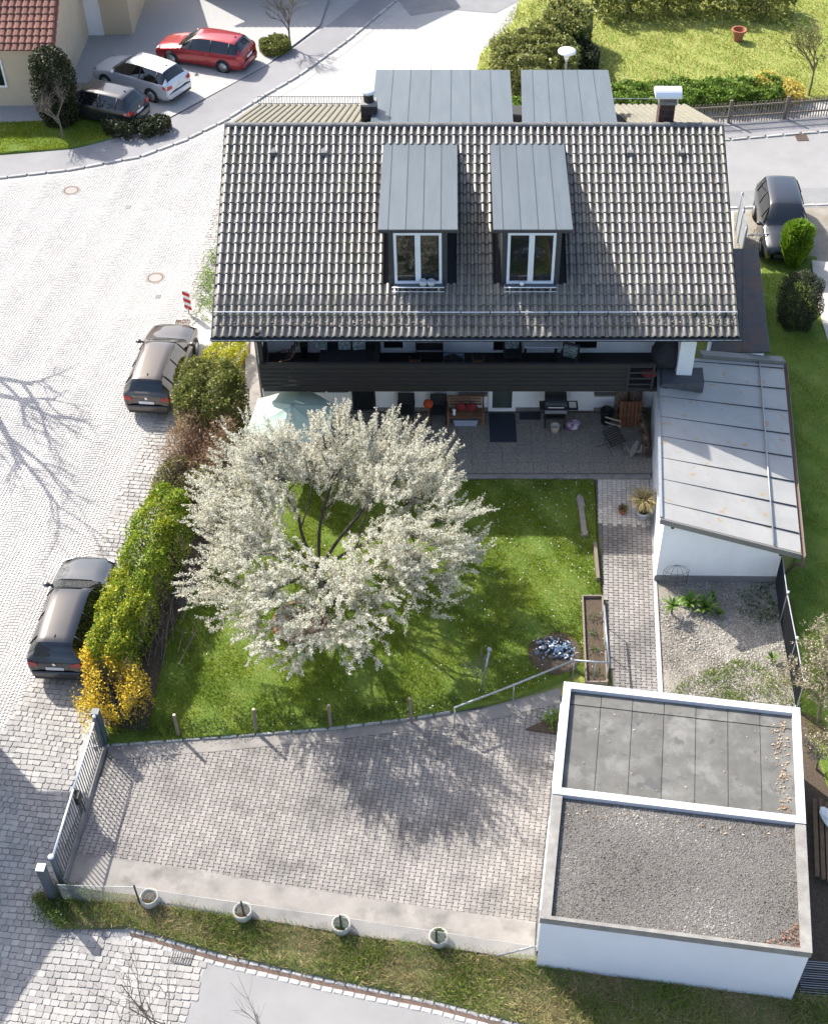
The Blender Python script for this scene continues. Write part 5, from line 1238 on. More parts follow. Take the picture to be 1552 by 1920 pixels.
cone_shrub('clipped_shrub','dark clipped egg-shaped evergreen below the lime-green shrub',at(1490,605,.66),2.1,.75,16000,mg_dark,62,.06)
# shrubs and hedge across the back road
hedge('shrub','large olive-green shrub left of the street lamp','shrub',[hp(960,95,2.6,1.6),hp(1040,60,2.9,1.7)],15000,.16,mg_olive2,63,fill=.5,bump=.2)
hedge('shrub','rounded green shrub at the top behind the olive shrub','shrub',[hp(1040,10,2.8,1.5),hp(1090,25,2.6,1.4)],9000,.17,mg_olive2,64,fill=.5,bump=.2)
hedge('shrub','dark shrub by the street lamp beside the sunny lawn','shrub',[hp(1075,80,2.0,1.2),hp(1105,92,1.8,.8)],6000,.14,mg_dark,65,fill=.5,bump=.2)
hedge('hedge','loose green hedge growing behind the picket fence','hedge',[hp(1130,168,1.6,.8),hp(1280,162,1.5,.85),hp(1450,154,1.6,.8)],19000,.13,mg_hedge,66,fill=.5,bump=.3)
hedge('hedge','green hedge seen through the gap between the rear dormers','hedge',[hp(950,196,1.5,.8),hp(1060,186,1.4,.7)],5000,.13,mg_hedge,71,fill=.5,bump=.3)
mg_forpale=leaf_mat('pale_forsythia',(.45,.36,.06),(.70,.58,.16),.35)
hedge('forsythia','pale yellow forsythia behind the picket fence','bush',[hp(1435,140,1.7,.6),hp(1490,165,1.3,.6)],3800,.11,mg_forpale,67,fill=.6,bump=.3)
bare_tree('bare_shrub','bare twiggy shrub at the right end of the picket fence',atT(1515,178,.1),4.6,.75,68,cat='shrub',levels=4,r0=.06,tw=4,mat=bpy.data.materials['olive_twigs'],buds=(mg_olive,3,.08))
bare_tree('bare_shrub','second bare shrub leaning in from the right edge above the picket fence',atT(1580,150,.1),5.0,.75,69,cat='shrub',levels=4,r0=.06,tw=4,mat=bpy.data.materials['olive_twigs'],buds=(mg_olive,3,.08))
hedge('hedge','dark green hedge shading the top of the garden lawn','hedge',[hp(1130,-30,2.2,1.0),hp(1300,-36,2.2,1.0),hp(1480,-30,2.2,1.0)],7000,.2,mg_olive,70,fill=.5,bump=.3)

for p,t,i in PLANTERS:
    q=np.random.default_rng(200+i); n=(60,90,260,420)[i]; a=q.uniform(0,6.28,n); rr_=.17*np.sqrt(q.random(n)); P=np.stack([p.x+np.cos(a)*rr_,p.y+np.sin(a)*rr_,p.z+.22+q.random(n)*(.04,.06,.1,.14)[i]],1)
    leafcloud('plant_leaves',P,.06,mg_mixed if i<2 else mg_cover,t,np.tile([0,0,1.0],(n,1)),.3,.8,200+i)
# ------------------------------------------------------------------ objects
def bx(nm,c,d,mt,pr=None,b=.006,rz=0,M=None,**k): return ob(nm,MB().bbox(c,d,min(b,min(d)*.3),rz,M),mt,pr,**k)
def legs4(t,x0,x1,y0,y1,z0,h,w,mt):
    for x in (x0,x1):
        for y in (y0,y1): bx('leg',(x,y,z0+h/2),(w,w,h),mt,t)
m_redfab=MAT('red_fabric',(.22,.025,.028),(.16,.02,.022),rough=.95,scale=8)
m_darkfab=MAT('dark_fabric',(.016,.017,.02),(.026,.027,.03),rough=.95,scale=6)
m_pattern=MAT('leaf_pattern_fabric',(.05,.085,.075),(.42,.45,.42),rough=.95,scale=13,detail=2)
m_mint=MAT('mint_canvas',(.40,.52,.44),(.44,.55,.47),rough=.9,scale=2,trans=.25)
m_pallet=MAT('pallet_wood',(.20,.125,.07),(.12,.075,.045),rough=.95,scale=6,var=.25)
m_orange=MAT('orange_paper',(.50,.07,.015),rough=.7,trans=.2)
m_terra=MAT('terracotta',(.36,.14,.07),(.28,.11,.06),rough=.9,scale=8)
m_mat=MAT('door_mat_blue',(.022,.028,.04),(.03,.036,.048),rough=1,scale=30)
m_paleplast=MAT('pale_plastic',(.30,.34,.42),rough=.5)
PZ0=.618
# parasol
pc=at(548,772,2.72); pt=thing('parasol','mint-green parasol standing on the patio beside the blossoming tree','parasol',(pc.x,pc.y,PZ0))
ap=Vector((pc.x,pc.y,3.0)); R0=1.55; cn=[Vector((pc.x+R0*math.cos(R(22+60*k)),pc.y+R0*math.sin(R(22+60*k)),2.45)) for k in range(6)]
for k in range(6):
    a,b=cn[k],cn[(k+1)%6]; md=(a+b)/2*.97+ap*.03; md.z=2.50; P=[]
    for i in range(6):
        t_=i/5; l=ap.lerp(a,t_); r_=ap.lerp(b,t_); m_=ap.lerp(md,t_)-Vector((0,0,.05*math.sin(t_*math.pi))); P.append([l,l.lerp(m_,.5)-Vector((0,0,.012)),m_,r_.lerp(m_,.5)-Vector((0,0,.012)),r_])
    ob('canopy_panel',MB().grid(P),m_mint,pt,smooth=True)
    ob('rib',MB().tube([ap-Vector((0,0,.05)),a-Vector((0,0,.03))],.01,5),m_galv,pt)
ob('pole',MB().tube([(pc.x,pc.y,PZ0),(pc.x,pc.y,3.06)],.022,8),m_galv,pt); bx('base',(pc.x,pc.y,PZ0+.04),(.55,.55,.08),m_conc,pt)
# chairs by the wall
def rattan_chair(lb,x,y,rz,z=PZ0,mt=m_darkfab,cush=None):
    t=thing('chair',lb,'chair',(x,y,z),rz,'dark garden chairs')
    L=lambda nm,c,d,m=mt:ob(nm,MB().bbox(c,d,min(.012,min(d)*.3)),m,t,local=True)
    L('seat',(0,0,.42),(.56,.54,.07)); L('backrest',(0,.27,.68),(.56,.06,.52))
    for sx in (-1,1):
        L('armrest',(sx*.27,0,.64),(.05,.5,.04))
        for sy in (-1,1): L('leg',(sx*.25,sy*.23,.2),(.045,.045,.40))
        L('arm_post',(sx*.27,-.22,.53),(.04,.04,.2))
    if cush: L('cushion',(0,.2,.66),(.46,.13,.44),cush)
    return t
c=at(762,778,.8); rattan_chair('black garden chair nearest the blossoming tree',c.x,34.3,0)
c=at(822,778,.8); rattan_chair('black garden chair between the orange lantern and wooden bench',c.x,34.25,0)
c=at(803,753,1.45); ob('paper_lantern',MB().lathe([(0,-.17),(.08,-.15),(.145,-.09),(.17,0),(.145,.09),(.08,.15),(0,.17)],(c.x,33.95,1.62),20).tube([(c.x,33.95,.62),(c.x,33.95,1.46)],.012,6),m_orange,None,'round orange paper lantern on a stake before the white wall','lantern',smooth=True)
# bench
b0=at(840,792,PZ0).x; b1=at(905,792,PZ0).x; by=34.15; be=thing('bench','wooden garden bench with red cushions against the white wall','bench',((b0+b1)/2,by,PZ0)); bc=(b0+b1)/2; bw=b1-b0
for k in range(4): bx('seat_slat',(bc,by-.22+k*.14,PZ0+.43),(bw-.05,.11,.025),m_woodbrown,be)
for k in range(3): bx('back_slat',(bc,by+.30,PZ0+.56+k*.12),(bw-.1,.025,.075),m_woodbrown,be)
for x in (b0,b1):
    for y,h in ((by-.25,.62),(by+.28,.9)): bx('leg',(x,y,PZ0+h/2),(.06,.06,h),m_woodbrown,be)
    bx('armrest',(x,by,PZ0+.635),(.07,.6,.03),m_woodbrown,be)
bx('top_rail',(bc,by+.30,PZ0+.91),(bw+.06,.05,.06),m_woodbrown,be)
for k,lb in enumerate(('red cushion on the left of the wooden bench seat','red cushion on the right of the wooden bench seat')):
    ob('cushion',MB().blob((bc-.16+k*.36,by+.12,PZ0+.58),(.20,.10,.18),k,2,.05),m_redfab,None,lb,'cushion','red bench cushions',smooth=True)
ob('lantern',MB().lathe([(.06,0),(.06,.02),(.045,.03),(.045,.16),(.07,.18),(.03,.23),(0,.24)],(b0+.2,by-.1,PZ0+.445),8),m_whitetrim,None,'small white lantern standing on the wooden bench','lantern')
t=thing('storage_tub','grey-blue plastic tub pushed under the wooden bench','tub',(bc,by,PZ0)); ob('tub_body',MB().add([(bc-.36,by-.2,PZ0),(bc+.36,by-.2,PZ0),(bc+.36,by+.2,PZ0),(bc-.36,by+.2,PZ0),(bc-.42,by-.24,PZ0+.3),(bc+.42,by-.24,PZ0+.3),(bc+.42,by+.24,PZ0+.3),(bc-.42,by+.24,PZ0+.3)],[(0,1,5,4),(1,2,6,5),(2,3,7,6),(3,0,4,7),(0,3,2,1)]),m_paleplast,t); bx('lid',(bc,by,PZ0+.315),(.88,.52,.03),m_zinc,t)
# mats
def mat_(lb,px0,px1,y0,y1):
    a=at(px0,y1,PZ0); b=at(px1,y0,PZ0); return bx('door_mat',((a.x+b.x)/2,(a.y+b.y)/2,PZ0+.012),(b.x-a.x,b.y-a.y,.02),m_mat,None,label=lb,cat='mat')
mat_('large dark blue mat in front of the glazed door',918,965,775,829); mat_('small dark mat left of the grill',974,1012,774,787)
# grill
gc=at(1038,790,PZ0); gx,gy=gc.x,34.05; gt=thing('gas_grill','dark gas grill with raised side shelf standing by the wall','grill',(gx,gy,PZ0))
lid=MB(); P=[]
for i in range(9):
    q=math.pi*.55*i/8; P.append([(gx-.36,gy+.26-.46*math.sin(q)*1.0,PZ0+.92+.30*math.cos(q)),(gx+.36,gy+.26-.46*math.sin(q)*1.0,PZ0+.92+.30*math.cos(q))])
lid.grid(P); lid.add([p[0] for p in P]+[(gx-.36,gy+.26,PZ0+.88)],[tuple(range(10))[::-1]]); lid.add([p[1] for p in P]+[(gx+.36,gy+.26,PZ0+.88)],[tuple(range(10))]); lid.box((gx,gy+.27,PZ0+1.05),(.72,.03,.34))
ob('lid',lid,m_iron,gt); ob('lid_handle',MB().tube([(gx-.26,gy-.24,PZ0+.95),(gx+.26,gy-.24,PZ0+.95)],.016,8),m_steel,gt)
bx('firebox',(gx,gy,PZ0+.80),(.76,.5,.16),m_black,gt); bx('control_panel',(gx,gy-.27,PZ0+.78),(.74,.05,.12),m_steel,gt); bx('cart',(gx,gy+.03,PZ0+.4),(.68,.42,.06),m_black,gt)
legs4(gt,gx-.33,gx+.33,gy-.2,gy+.2,PZ0+.05,.7,.045,m_black)
for x in (gx-.33,gx+.33): ob('wheel',MB().tube([(x-.02,gy-.2,PZ0+.07),(x+.02,gy-.2,PZ0+.07)],.07,12),m_tyre,gt)
bx('side_shelf',(gx+.57,gy,PZ0+.84),(.36,.46,.03),m_black,gt); bx('side_burner',(gx+.57,gy,PZ0+.87),(.24,.28,.03),m_steel,gt); bx('side_shelf',(gx-.46,gy,PZ0+.84),(.16,.46,.03),m_black,gt)
ob('bucket',MB().lathe([(.12,0),(.16,.26),(.165,.28),(.14,.27),(.11,.03),(0,.02)],(gx,gy-.38,PZ0),16),MAT('cream_bucket',(.55,.47,.38),rough=.5),None,'cream bucket under the front of the grill','bucket',smooth=True)
ob('charcoal_bag',MB().blob((gx+.62,gy-.22,PZ0+.17),(.24,.15,.17),5,3,.18),MAT('printed_bag',(.60,.60,.62),(.16,.03,.12),rough=.6,scale=6,detail=1),None,'crumpled white and purple bag beside the grill','bag')
# bin, slats, pallets
c=at(1135,790,PZ0); ob('rubbish_bin',MB().lathe([(.17,0),(.21,.5),(.23,.52),(.23,.56),(.2,.56),(.18,.1),(0,.1)],(c.x,34.15,PZ0),18),m_black,None,'round black bin between the white door and pallets','bin',smooth=True)
for k in range(2):
    p=at(1150,786+k*6,PZ0+.5); ob('wooden_lath',MB().box((p.x-.02,p.y,PZ0+.5-.08*k),(.55,.05,.03),R(-14),Matrix.Rotation(R(10),4,'Y')),MAT('pale_slat',(.45,.38,.28),rough=.9),None,('upper' if k==0 else 'lower')+' pale lath leaning from bin to pallet','lath')
def pallet(lb,c,rz,tilt,w=.9,h=1.15,mt=m_pallet):
    t=thing('pallet',lb,'pallet',c,0,'pallets leaning on the annex wall'); t.rotation_euler=(tilt,0,rz)
    n=6
    for k in range(n): ob('board',MB().bbox((-w/2+.06+k*(w-.12)/(n-1),-.07,h/2),(.105,.02,h),.004),mt,t,local=True)
    for z in (.07,h/2,h-.07):
        for x in (-w/2+.06,0,w/2-.06): ob('block',MB().bbox((x,0,z),(.10,.10,.10),.005),mt,t,local=True)
        ob('stringer',MB().bbox((0,-.055+.0,z),(w,.012,.09),.002),mt,t,local=True)
    for x in (-w/2+.06,0,w/2-.06): ob('rear_board',MB().bbox((x,.06,h/2),(.1,.02,h),.004),mt,t,local=True)
m_pallet_red=MAT('reddish_pallet_wood',(.22,.095,.045),(.15,.06,.03),rough=.95,scale=6,var=.2)
c=at(1178,795,PZ0); pallet('grey-brown pallet leaning on the house wall',(c.x-.02,34.42,PZ0),0,R(-14),.92,1.2)
c=at(1180,812,PZ0); pallet('reddish-brown pallet leaning in front of the grey-brown one',(c.x+.02,33.95,PZ0),0,R(-16),.75,.95,m_pallet_red)
c=at(1204,828,PZ0); pallet('narrow pallet on edge against the annex wall',(6.45,33.0,PZ0),math.pi/2+.06,R(-8),1.3,.95)
# folded slatted table
ft=thing('folding_table','dark slatted folding table tipped over on the patio','table',at(1150,822,PZ0)); c=at(1150,822,PZ0+.3)
Mt=Matrix.Translation((c.x,c.y,PZ0+.40))@Matrix.Rotation(R(32),4,'Z')@Matrix.Rotation(R(28),4,'X')
for k in range(8): ob('slat',MB().box((0,-.28+k*.08,0),(.62,.045,.018),0).box((0,0,-5),(.001,.001,.001)) if False else MB().box((0,-.28+k*.08,0),(.62,.045,.018)),m_darkboard,ft,M=Mt)
for sx in (-1,1): ob('frame_bar',MB().tube([(sx*.26,-.32,-.02),(sx*.26,.32,-.02)],.012,6),m_iron,ft,M=Mt)
for a,b in (((c.x-.35,c.y-.1,PZ0+.42),(c.x-.05,c.y-.6,PZ0+.02)),((c.x+.2,c.y-.05,PZ0+.35),(c.x+.35,c.y-.55,PZ0+.02)),((c.x-.6,c.y-.15,PZ0+.05),(c.x-.1,c.y-.3,PZ0+.4))): ob('leg',MB().tube([a,b],.012,6),m_iron,ft)
c=at(1188,852,PZ0); ob('driftwood_root',MB().tube([(c.x-.15,c.y-.2,PZ0+.05),(c.x-.02,c.y,PZ0+.2),(c.x+.12,c.y+.2,PZ0+.42)],[.03,.12,.06],7).tube([(c.x-.02,c.y,PZ0+.15),(c.x+.2,c.y-.08,PZ0+.2),(c.x+.24,c.y+.05,PZ0+.4)],[.08,.06,.03],6).tube([(c.x-.1,c.y-.1,PZ0+.1),(c.x-.28,c.y+.1,PZ0+.3)],[.04,.015],5),MAT('driftwood',(.26,.23,.20),(.17,.15,.13),rough=.95,scale=9),None,'grey gnarled root standing at the patio edge by the annex','root')
# wall lamp brackets of the cellar door
# --- balcony furniture ------------------------------------------------------------
bz=FZ+.02; by_=lambda px,py,dz=.3:at(px,py,bz+dz).x
sx0,sx1=by_(600,668),by_(712,668); sf=thing('balcony_sofa','dark lounge sofa on the balcony left of the first window','sofa',((sx0+sx1)/2,34.2,bz))
bx('seat',((sx0+sx1)/2,34.15,bz+.22),(sx1-sx0,.8,.36),m_darkfab,sf,.03); bx('backrest',((sx0+sx1)/2,34.6,bz+.48),(sx1-sx0,.16,.56),m_darkfab,sf,.03); bx('armrest',(sx1-.08,34.2,bz+.36),(.16,.85,.42),m_darkfab,sf,.03)
for k,(px,lb) in enumerate(((600,'patterned cushion at the left end of the balcony sofa'),(645,'patterned cushion in the middle of the balcony sofa'),(672,'patterned cushion at the right end of the balcony sofa'))):
    x=by_(px,655,.6); ob('cushion',MB().bbox((x,34.42,bz+.62),(.42,.14,.42),.04,R(5*k-4),Matrix.Rotation(R(-18),4,'X')),m_pattern,None,lb,'cushion','patterned balcony cushions')
x=by_(535,668); lc=thing('lounge_chair','wooden lounge chair at the left end of the balcony','chair',(x,34.1,bz))
for s in (-1,1): ob('side_frame',MB().tube([(x-.5,34.1+s*.27,bz+.2),(x+.2,34.1+s*.27,bz+.42),(x+.5,34.1+s*.27,bz+.95)],.022,6).tube([(x+.25,34.1+s*.27,bz),(x-.1,34.1+s*.27,bz+.4)],.02,6),m_woodbrown,lc)
for k in range(9):
    t_=k/8; ob('slat',MB().box((x-.45+.9*t_,34.1,bz+.24+(.05*t_ if t_<.55 else .0275+(t_-.55)*1.5)),(.06,.52,.02)),m_darkfab,lc)
def pottedplant(lb,x,y,z,r,h,pm,lm,n=260,seed=0,size=.09,spread=.8,ph=.22,nm='potted_plant'):
    t=thing(nm,lb,'plant',(x,y,z)); ob('pot',MB().lathe([(r*.72,0),(r,ph),(r*1.06,ph+.01),(r*1.06,ph+.04),(r*.9,ph+.04),(r*.85,ph-.03),(0,ph-.03)],(x,y,z),18),pm,t,smooth=True)
    q=np.random.default_rng(seed); d=q.normal(0,1,(n,3)); d/=np.linalg.norm(d,axis=1,keepdims=True); P=d*np.array([spread*r*1.6,spread*r*1.6,h*.5])*q.uniform(.4,1,n)[:,None]**.5+np.array([x,y,z+ph+h*.45]); leafcloud('leaves',P,size,lm,t,d*.6,.4,.8,seed)
    mb=MB()
    for k in range(6): branch_tube(mb,(x,y,z+ph-.03),(x+rnd.uniform(-1,1)*r,y+rnd.uniform(-1,1)*r,z+ph+h*.7),.008,.003,.1,3,4)
    ob('stems',mb,m_bark,t); return t
pottedplant('small potted plant on the balcony behind the lounge chair',by_(568,648,.6),34.5,bz+.02,.13,.5,m_black,mg_dark,150,1,ph=.45)
x=by_(805,655); cb=thing('balcony_shelf','dark shelf cabinet with flower pots on the balcony','shelf',(x,34.5,bz))
for z in (.03,.4,.75): bx('shelf_board',(x,34.5,bz+z),(.86,.36,.03),m_darkboard,cb)
for s in (-1,1): bx('side_panel',(x+s*.43,34.5,bz+.38),(.03,.36,.76),m_darkboard,cb)
for k in range(4): pottedplant(['leftmost yellow flower pot on the balcony shelf','second yellow flower pot from the left on the balcony shelf','third yellow flower pot from the left on the balcony shelf','rightmost yellow flower pot on the balcony shelf'][k],x-.32+k*.21,34.46,bz+.77,.075,.14,m_terra,mg_mixed,60,20+k,.05,ph=.1,nm='flower_pot')
x=by_(850,664,.15); bk=thing('laundry_basket','pale plastic laundry basket with dark clothes on the balcony','basket',(x,34.1,bz)); ob('basket_body',MB().add([(x-.28,33.92,bz),(x+.28,33.92,bz),(x+.28,34.28,bz),(x-.28,34.28,bz),(x-.34,33.87,bz+.26),(x+.34,33.87,bz+.26),(x+.34,34.33,bz+.26),(x-.34,34.33,bz+.26)],[(0,1,5,4),(1,2,6,5),(2,3,7,6),(3,0,4,7),(0,3,2,1)]),m_paleplast,bk); ob('clothes',MB().blob((x,34.1,bz+.2),(.28,.18,.14),8,2,.25),m_darkfab,bk)
for px,lb in ((778,'small slatted wooden crate left of the balcony shelf'),(896,'small slatted wooden crate right of the laundry basket')):
    x=by_(px,667,.1); ct=thing('wooden_crate',lb,'crate',(x,34.2,bz),group='wooden crates on the balcony')
    for k in range(4): bx('slat',(x-.13+k*.09,34.02,bz+.13),(.06,.02,.24),m_woodbrown,ct)
    for s in (-1,1): bx('end_panel',(x+s*.18,34.14,bz+.13),(.02,.24,.24),m_woodbrown,ct)
    bx('bottom',(x,34.14,bz+.015),(.34,.22,.02),m_woodbrown,ct)
x=by_(886,640,.8); an=ob('anchor_ornament',MB().tube([(x,WY-.03,bz+.62),(x,WY-.03,bz+1.05)],.018,6).tube([(x-.17,WY-.03,bz+.78),(x-.14,WY-.03,bz+.66),(x,WY-.03,bz+.60),(x+.14,WY-.03,bz+.66),(x+.17,WY-.03,bz+.78)],[.008,.02,.024,.02,.008],6).tube([(x-.1,WY-.03,bz+.97),(x+.1,WY-.03,bz+.97)],.015,6),m_black,None,'black anchor ornament on the white balcony wall','ornament')
x=by_(960,660,.4); rattan_chair('high-backed balcony chair with long patterned cushion left of the white table',x,34.2,math.pi*.02,bz,m_darkfab,m_pattern)
x0,x1=by_(982,655,.7),by_(1048,655,.7); tb_=thing('balcony_table','white balcony table in front of the window','table',((x0+x1)/2,34.35,bz)); bx('top',((x0+x1)/2,34.35,bz+.72),(x1-x0,.62,.04),MAT('white_table',(.50,.51,.55),rough=.5),tb_); legs4(tb_,x0+.07,x1-.07,34.1,34.6,bz,.7,.05,m_iron)
ob('vase',MB().lathe([(.05,0),(.09,.06),(.085,.14),(.05,.19),(.06,.21),(.04,.2),(0,.15)],((x0+x1)/2,34.3,bz+.742),14),MAT('stone_vase',(.35,.33,.30),rough=.8),None,'small stone-coloured vase on the white balcony table','vase',smooth=True)
x=by_(1063,668,.3); rattan_chair('balcony chair with patterned cushion right of the white table',x,33.75,R(-20),bz,m_iron,m_pattern)
cp=at(1242,668,bz+.3); ob('covered_furniture',MB().blob((cp.x+.05,34.0,bz+.55),(.48,.5,.72),4,3,.12),m_darkfab,None,'dark furniture cover standing at the right end of the balcony','cover')
cp=at(1213,672,bz+.1); ob('red_cloth',MB().blob((cp.x,33.55,bz+.06),(.30,.2,.09),6,2,.15),m_redfab,None,'red cloth heap on the balcony floor near the cover','cloth')
# --- garden --------------------------------------------------------------------------
def gz_(y): return T(y)+.13
# driftwood beam
a=atT(1086,930,.15); b=atT(1096,1006,.15); ob('driftwood_beam',MB().tube([a+Vector((-.02,.05,.0)),a+Vector((0,-.12,.02)),a.lerp(b,.25)+Vector((.02,0,.02)),a.lerp(b,.3),a.lerp(b,.65),b],[.05,.12,.125,.095,.10,.105],8),bpy.data.materials['driftwood'],None,'pale driftwood beam with rounded head lying on the lawn','beam')
# timber edging by the path
def plank(nm,lb,pts,w,h,mt,cat='plank',z=None,dz=.0,**k):
    a,b=[atT(*p,dz) for p in pts]; o=barq(nm,a,b,w,h,mt,None); tag(o,lb,cat,**k); return o
plank('timber_edging','short weathered timber edging between lawn and path',((1114,1026),(1120,1092)),.1,.22,m_woodgrey,dz=.08)
bd=thing('raised_bed','narrow raised soil bed framed with grey boards beside the path','bed',atT(1112,1200,.1))
bp_=[atT(*p,.1) for p in ((1091,1124),(1128,1124),(1137,1285),(1098,1285))]
ob('soil',MB().prism([(p.x,p.y) for p in bp_],.0,.0) if False else MB().add([(p.x,p.y,T(p.y)+.2) for p in bp_]+[(p.x,p.y,T(p.y)) for p in bp_],[(3,2,1,0),(0,1,5,4),(2,3,7,6),(1,2,6,5),(3,0,4,7)]),m_soil,bd)
for i,j in ((0,1),(1,2),(2,3),(3,0)):
    a,b=bp_[i],bp_[j]; barq('board',(a.x,a.y,T(a.y)+.02),(b.x,b.y,T(b.y)+.02),.045,.27,m_woodgrey,bd)
for k,(px,py) in enumerate(((1112,1160),(1112,1190),(1115,1220),(1117,1262))):
    p=atT(px,py,.2); q=np.random.default_rng(k); P=q.normal(0,1,(50,3))*np.array([.09,.09,.05])+np.array([p.x,p.y,p.z+.08]); leafcloud('seedling',P,.07,mg_cover,None,None,.4,1,k,label=['small green seedling at the far end of the raised bed','second green seedling from the far end of the raised bed','third green seedling from the far end of the raised bed','green seedling at the near end of the raised bed'][k],cat='plant',group='seedlings in the raised bed')
# fire bowl of glass rocks
c=atT(1040,1222,.12); rk=thing('rock_heap','round heap of dark, white and blue rocks on the lawn','rocks',c)
mr=[MAT('rock_dark',(.02,.025,.04),rough=.3),MAT('rock_blue',(.10,.17,.27),rough=.3),MAT('rock_white',(.50,.53,.56),rough=.4),MAT('rock_slate',(.09,.10,.12),rough=.5)]
rms=[MB().blob((0,0,0),(.085,.07,.06),k,1,.25).mesh('rock') for k in range(4)]
for k in range(4): rms[k].materials.append(mr[k])
rr_=random.Random(3)
for k in range(260):
    a=rr_.uniform(0,6.28); q=math.sqrt(rr_.random()); x=c.x+math.cos(a)*q*.58; y=c.y+math.sin(a)*q*.5; i=rr_.choice([0,0,0,1,1,3,3,2])
    ob('rock',rms[i],None,rk,M=Matrix.Translation((x,y,T(y)+.15+.22*(1-q*q)+rr_.uniform(-.02,.02)))@Matrix.Rotation(rr_.uniform(0,6),4,'Z')@Matrix.Rotation(rr_.uniform(-.7,.7),4,'X')@Matrix.Diagonal((*(rr_.uniform(.4,.85),)*3,1)))
ob('soil_ring',MB().lathe([(.85,.0),(.75,.06),(.55,.09),(.3,.16),(0,.2)],(c.x,c.y,T(c.y)+.10),28),m_soil,rk)
# stake with sapling
p=atT(902,1296,.12); ob('garden_stake',MB().tube([p-Vector((0,0,.1)),p+Vector((.1,.12,.85)),p+Vector((.2,.25,1.55))],[.028,.03,.034],8).blob(p+Vector((.2,.25,1.6)),(.075,.075,.05),2,2,.02),m_galv,None,'leaning metal stake with round cap on the lawn','stake',smooth=True)
bare_tree('sapling','small bare sapling tied beside the leaning metal stake',atT(895,1285,.12),1.9,.8,91,cat='sapling',levels=3,r0=.02,tw=5)
# round bed under the tree
c=atT(562,1168,.12); rb=thing('round_bed','round soil bed edged with red bricks in front of the blossoming tree','bed',c)
ob('soil',MB().lathe([(.72,.03),(.4,.06),(0,.08)],(c.x,c.y,c.z),28),m_soil,rb)
bk_=MB().bbox((0,0,0),(.2,.09,.12),.01).mesh('brick'); bk_.materials.append(MAT('red_edging_brick',(.21,.10,.065),(.16,.08,.055),rough=.95,scale=6,var=.25))
for k in range(23):
    a=2*math.pi*k/23; ob('brick',bk_,None,rb,M=Matrix.Translation((c.x+.76*math.cos(a),c.y+.76*math.sin(a),c.z+.04))@Matrix.Rotation(a+math.pi/2+rnd.uniform(-.1,.1),4,'Z'))
# beams and branch pile behind the hedge
for k,(p0,p1,lb) in enumerate((((302,1085),(290,1135),'upper grey beam leaning behind the hedge'),((288,1140),(262,1205),'lower grey beam lying behind the hedge'))):
    a,b=atT(*p0,.5-.3*k),atT(*p1,.25); a.z=.9-.5*k+T(a.y)*.5; b.z=T(b.y)+.2; o=barq('beam',a,b,.17,.07,m_woodgrey,None); tag(o,lb,'beam')
br=thing('branch_pile','loose pile of cut bare branches on the ground behind the hedge','branches',atT(320,1180,.15)); mb=MB(); q=random.Random(6)
for k in range(34):
    px,py=q.uniform(275,350),q.uniform(1110,1250); a=atT(px,py,.2); b=atT(px+q.uniform(-25,45),py-q.uniform(30,110),.3); b.z+=q.uniform(0,.5)
    mb2=MB(); branch_tube(mb2,a,b,.018,.005,.15,4,4,q)
    for _ in range(3):
        s=a.lerp(b,q.uniform(.3,.9)); branch_tube(mb2,s,s+Vector((q.uniform(-.4,.4),q.uniform(-.2,.5),q.uniform(0,.4))),.008,.003,.15,2,3,q)
    ob('branch',mb2,m_barkgrey,br)
# handrail
hz=.9; HP=[(852,1327,.12),(963,1284,.12),(1076,1238,.14),(1141,1243,.14),(1132,1136,.22)]
pts=[at(x,y,z+hz) for x,y,z in HP]; hr=thing('handrail','galvanised steel handrail bending round the corner of the lawn','handrail',(pts[2].x,pts[2].y,.1))
ob('rail',MB().tube(pts[:3],.03,8).tube(pts[2:4],.03,8).tube(pts[3:],.03,8),m_galv,hr,smooth=True)
for p in (pts[0],pts[1],pts[2],pts[2].lerp(pts[3],.62),pts[3],pts[3].lerp(pts[4],.5),pts[4]): ob('post',MB().tube([(p.x,p.y,0),(p.x,p.y,p.z)],.018,8),m_galv,hr,smooth=True)
# small triangular bed left of the garage
c=atT(1032,1356,.05); tr=[at(x,y,.05) for x,y in ((985,1368),(1050,1338),(1046,1378))]; ob('corner_bed',MB().prism([(p.x,p.y) for p in tr],.0,.09),m_soil,None,'small triangular planting bed at the garage corner','bed')
q=np.random.default_rng(3); P=q.normal(0,1,(240,3))*np.array([.16,.14,.12])+np.array([c.x+.05,c.y,.3]); leafcloud('leafy_plant',P,.10,mg_hedge,None,None,.45,1,5,label='leafy green plant in the corner bed beside the garage',cat='plant')
# dry grass in pot, small plant
p=atT(1203,972,.1); dg=thing('potted_grass','tall dry ornamental grass in a grey pot on the path','plant',p); ob('pot',MB().lathe([(.15,0),(.21,.3),(.225,.33),(.225,.36),(.19,.36),(.18,.3),(0,.29)],p,20),m_ceramic,dg,smooth=True); ob('soil',MB().lathe([(.185,.31),(0,.33)],p,16),m_soil,dg)
q=np.random.default_rng(8); A=[]; 
for k in range(420):
    a=q.uniform(0,6.28); L_=q.uniform(.5,1.0); o=np.array([p.x+q.normal(0,.06),p.y+.05+q.normal(0,.06),p.z+.33]); d=np.array([math.cos(a),math.sin(a),0]); w=np.array([-math.sin(a),math.cos(a),0])*.011
    bend=q.uniform(.25,.75); p1=o+d*L_*bend*.45+np.array([0,0,L_*.62]); p2=o+d*L_*bend+np.array([0,0,L_*(.95-bend*.5)]); A.append([o-w,o+w,p1+w,p1-w]); A.append([p1-w,p1+w,p2+w*.3,p2-w*.3])
ob('blades',npmesh('blades',np.array(A),leaf_mat('dry_reed',(.20,.15,.06),(.42,.35,.18),.25,.8,tip=(.20,.26,.07))),None,dg)
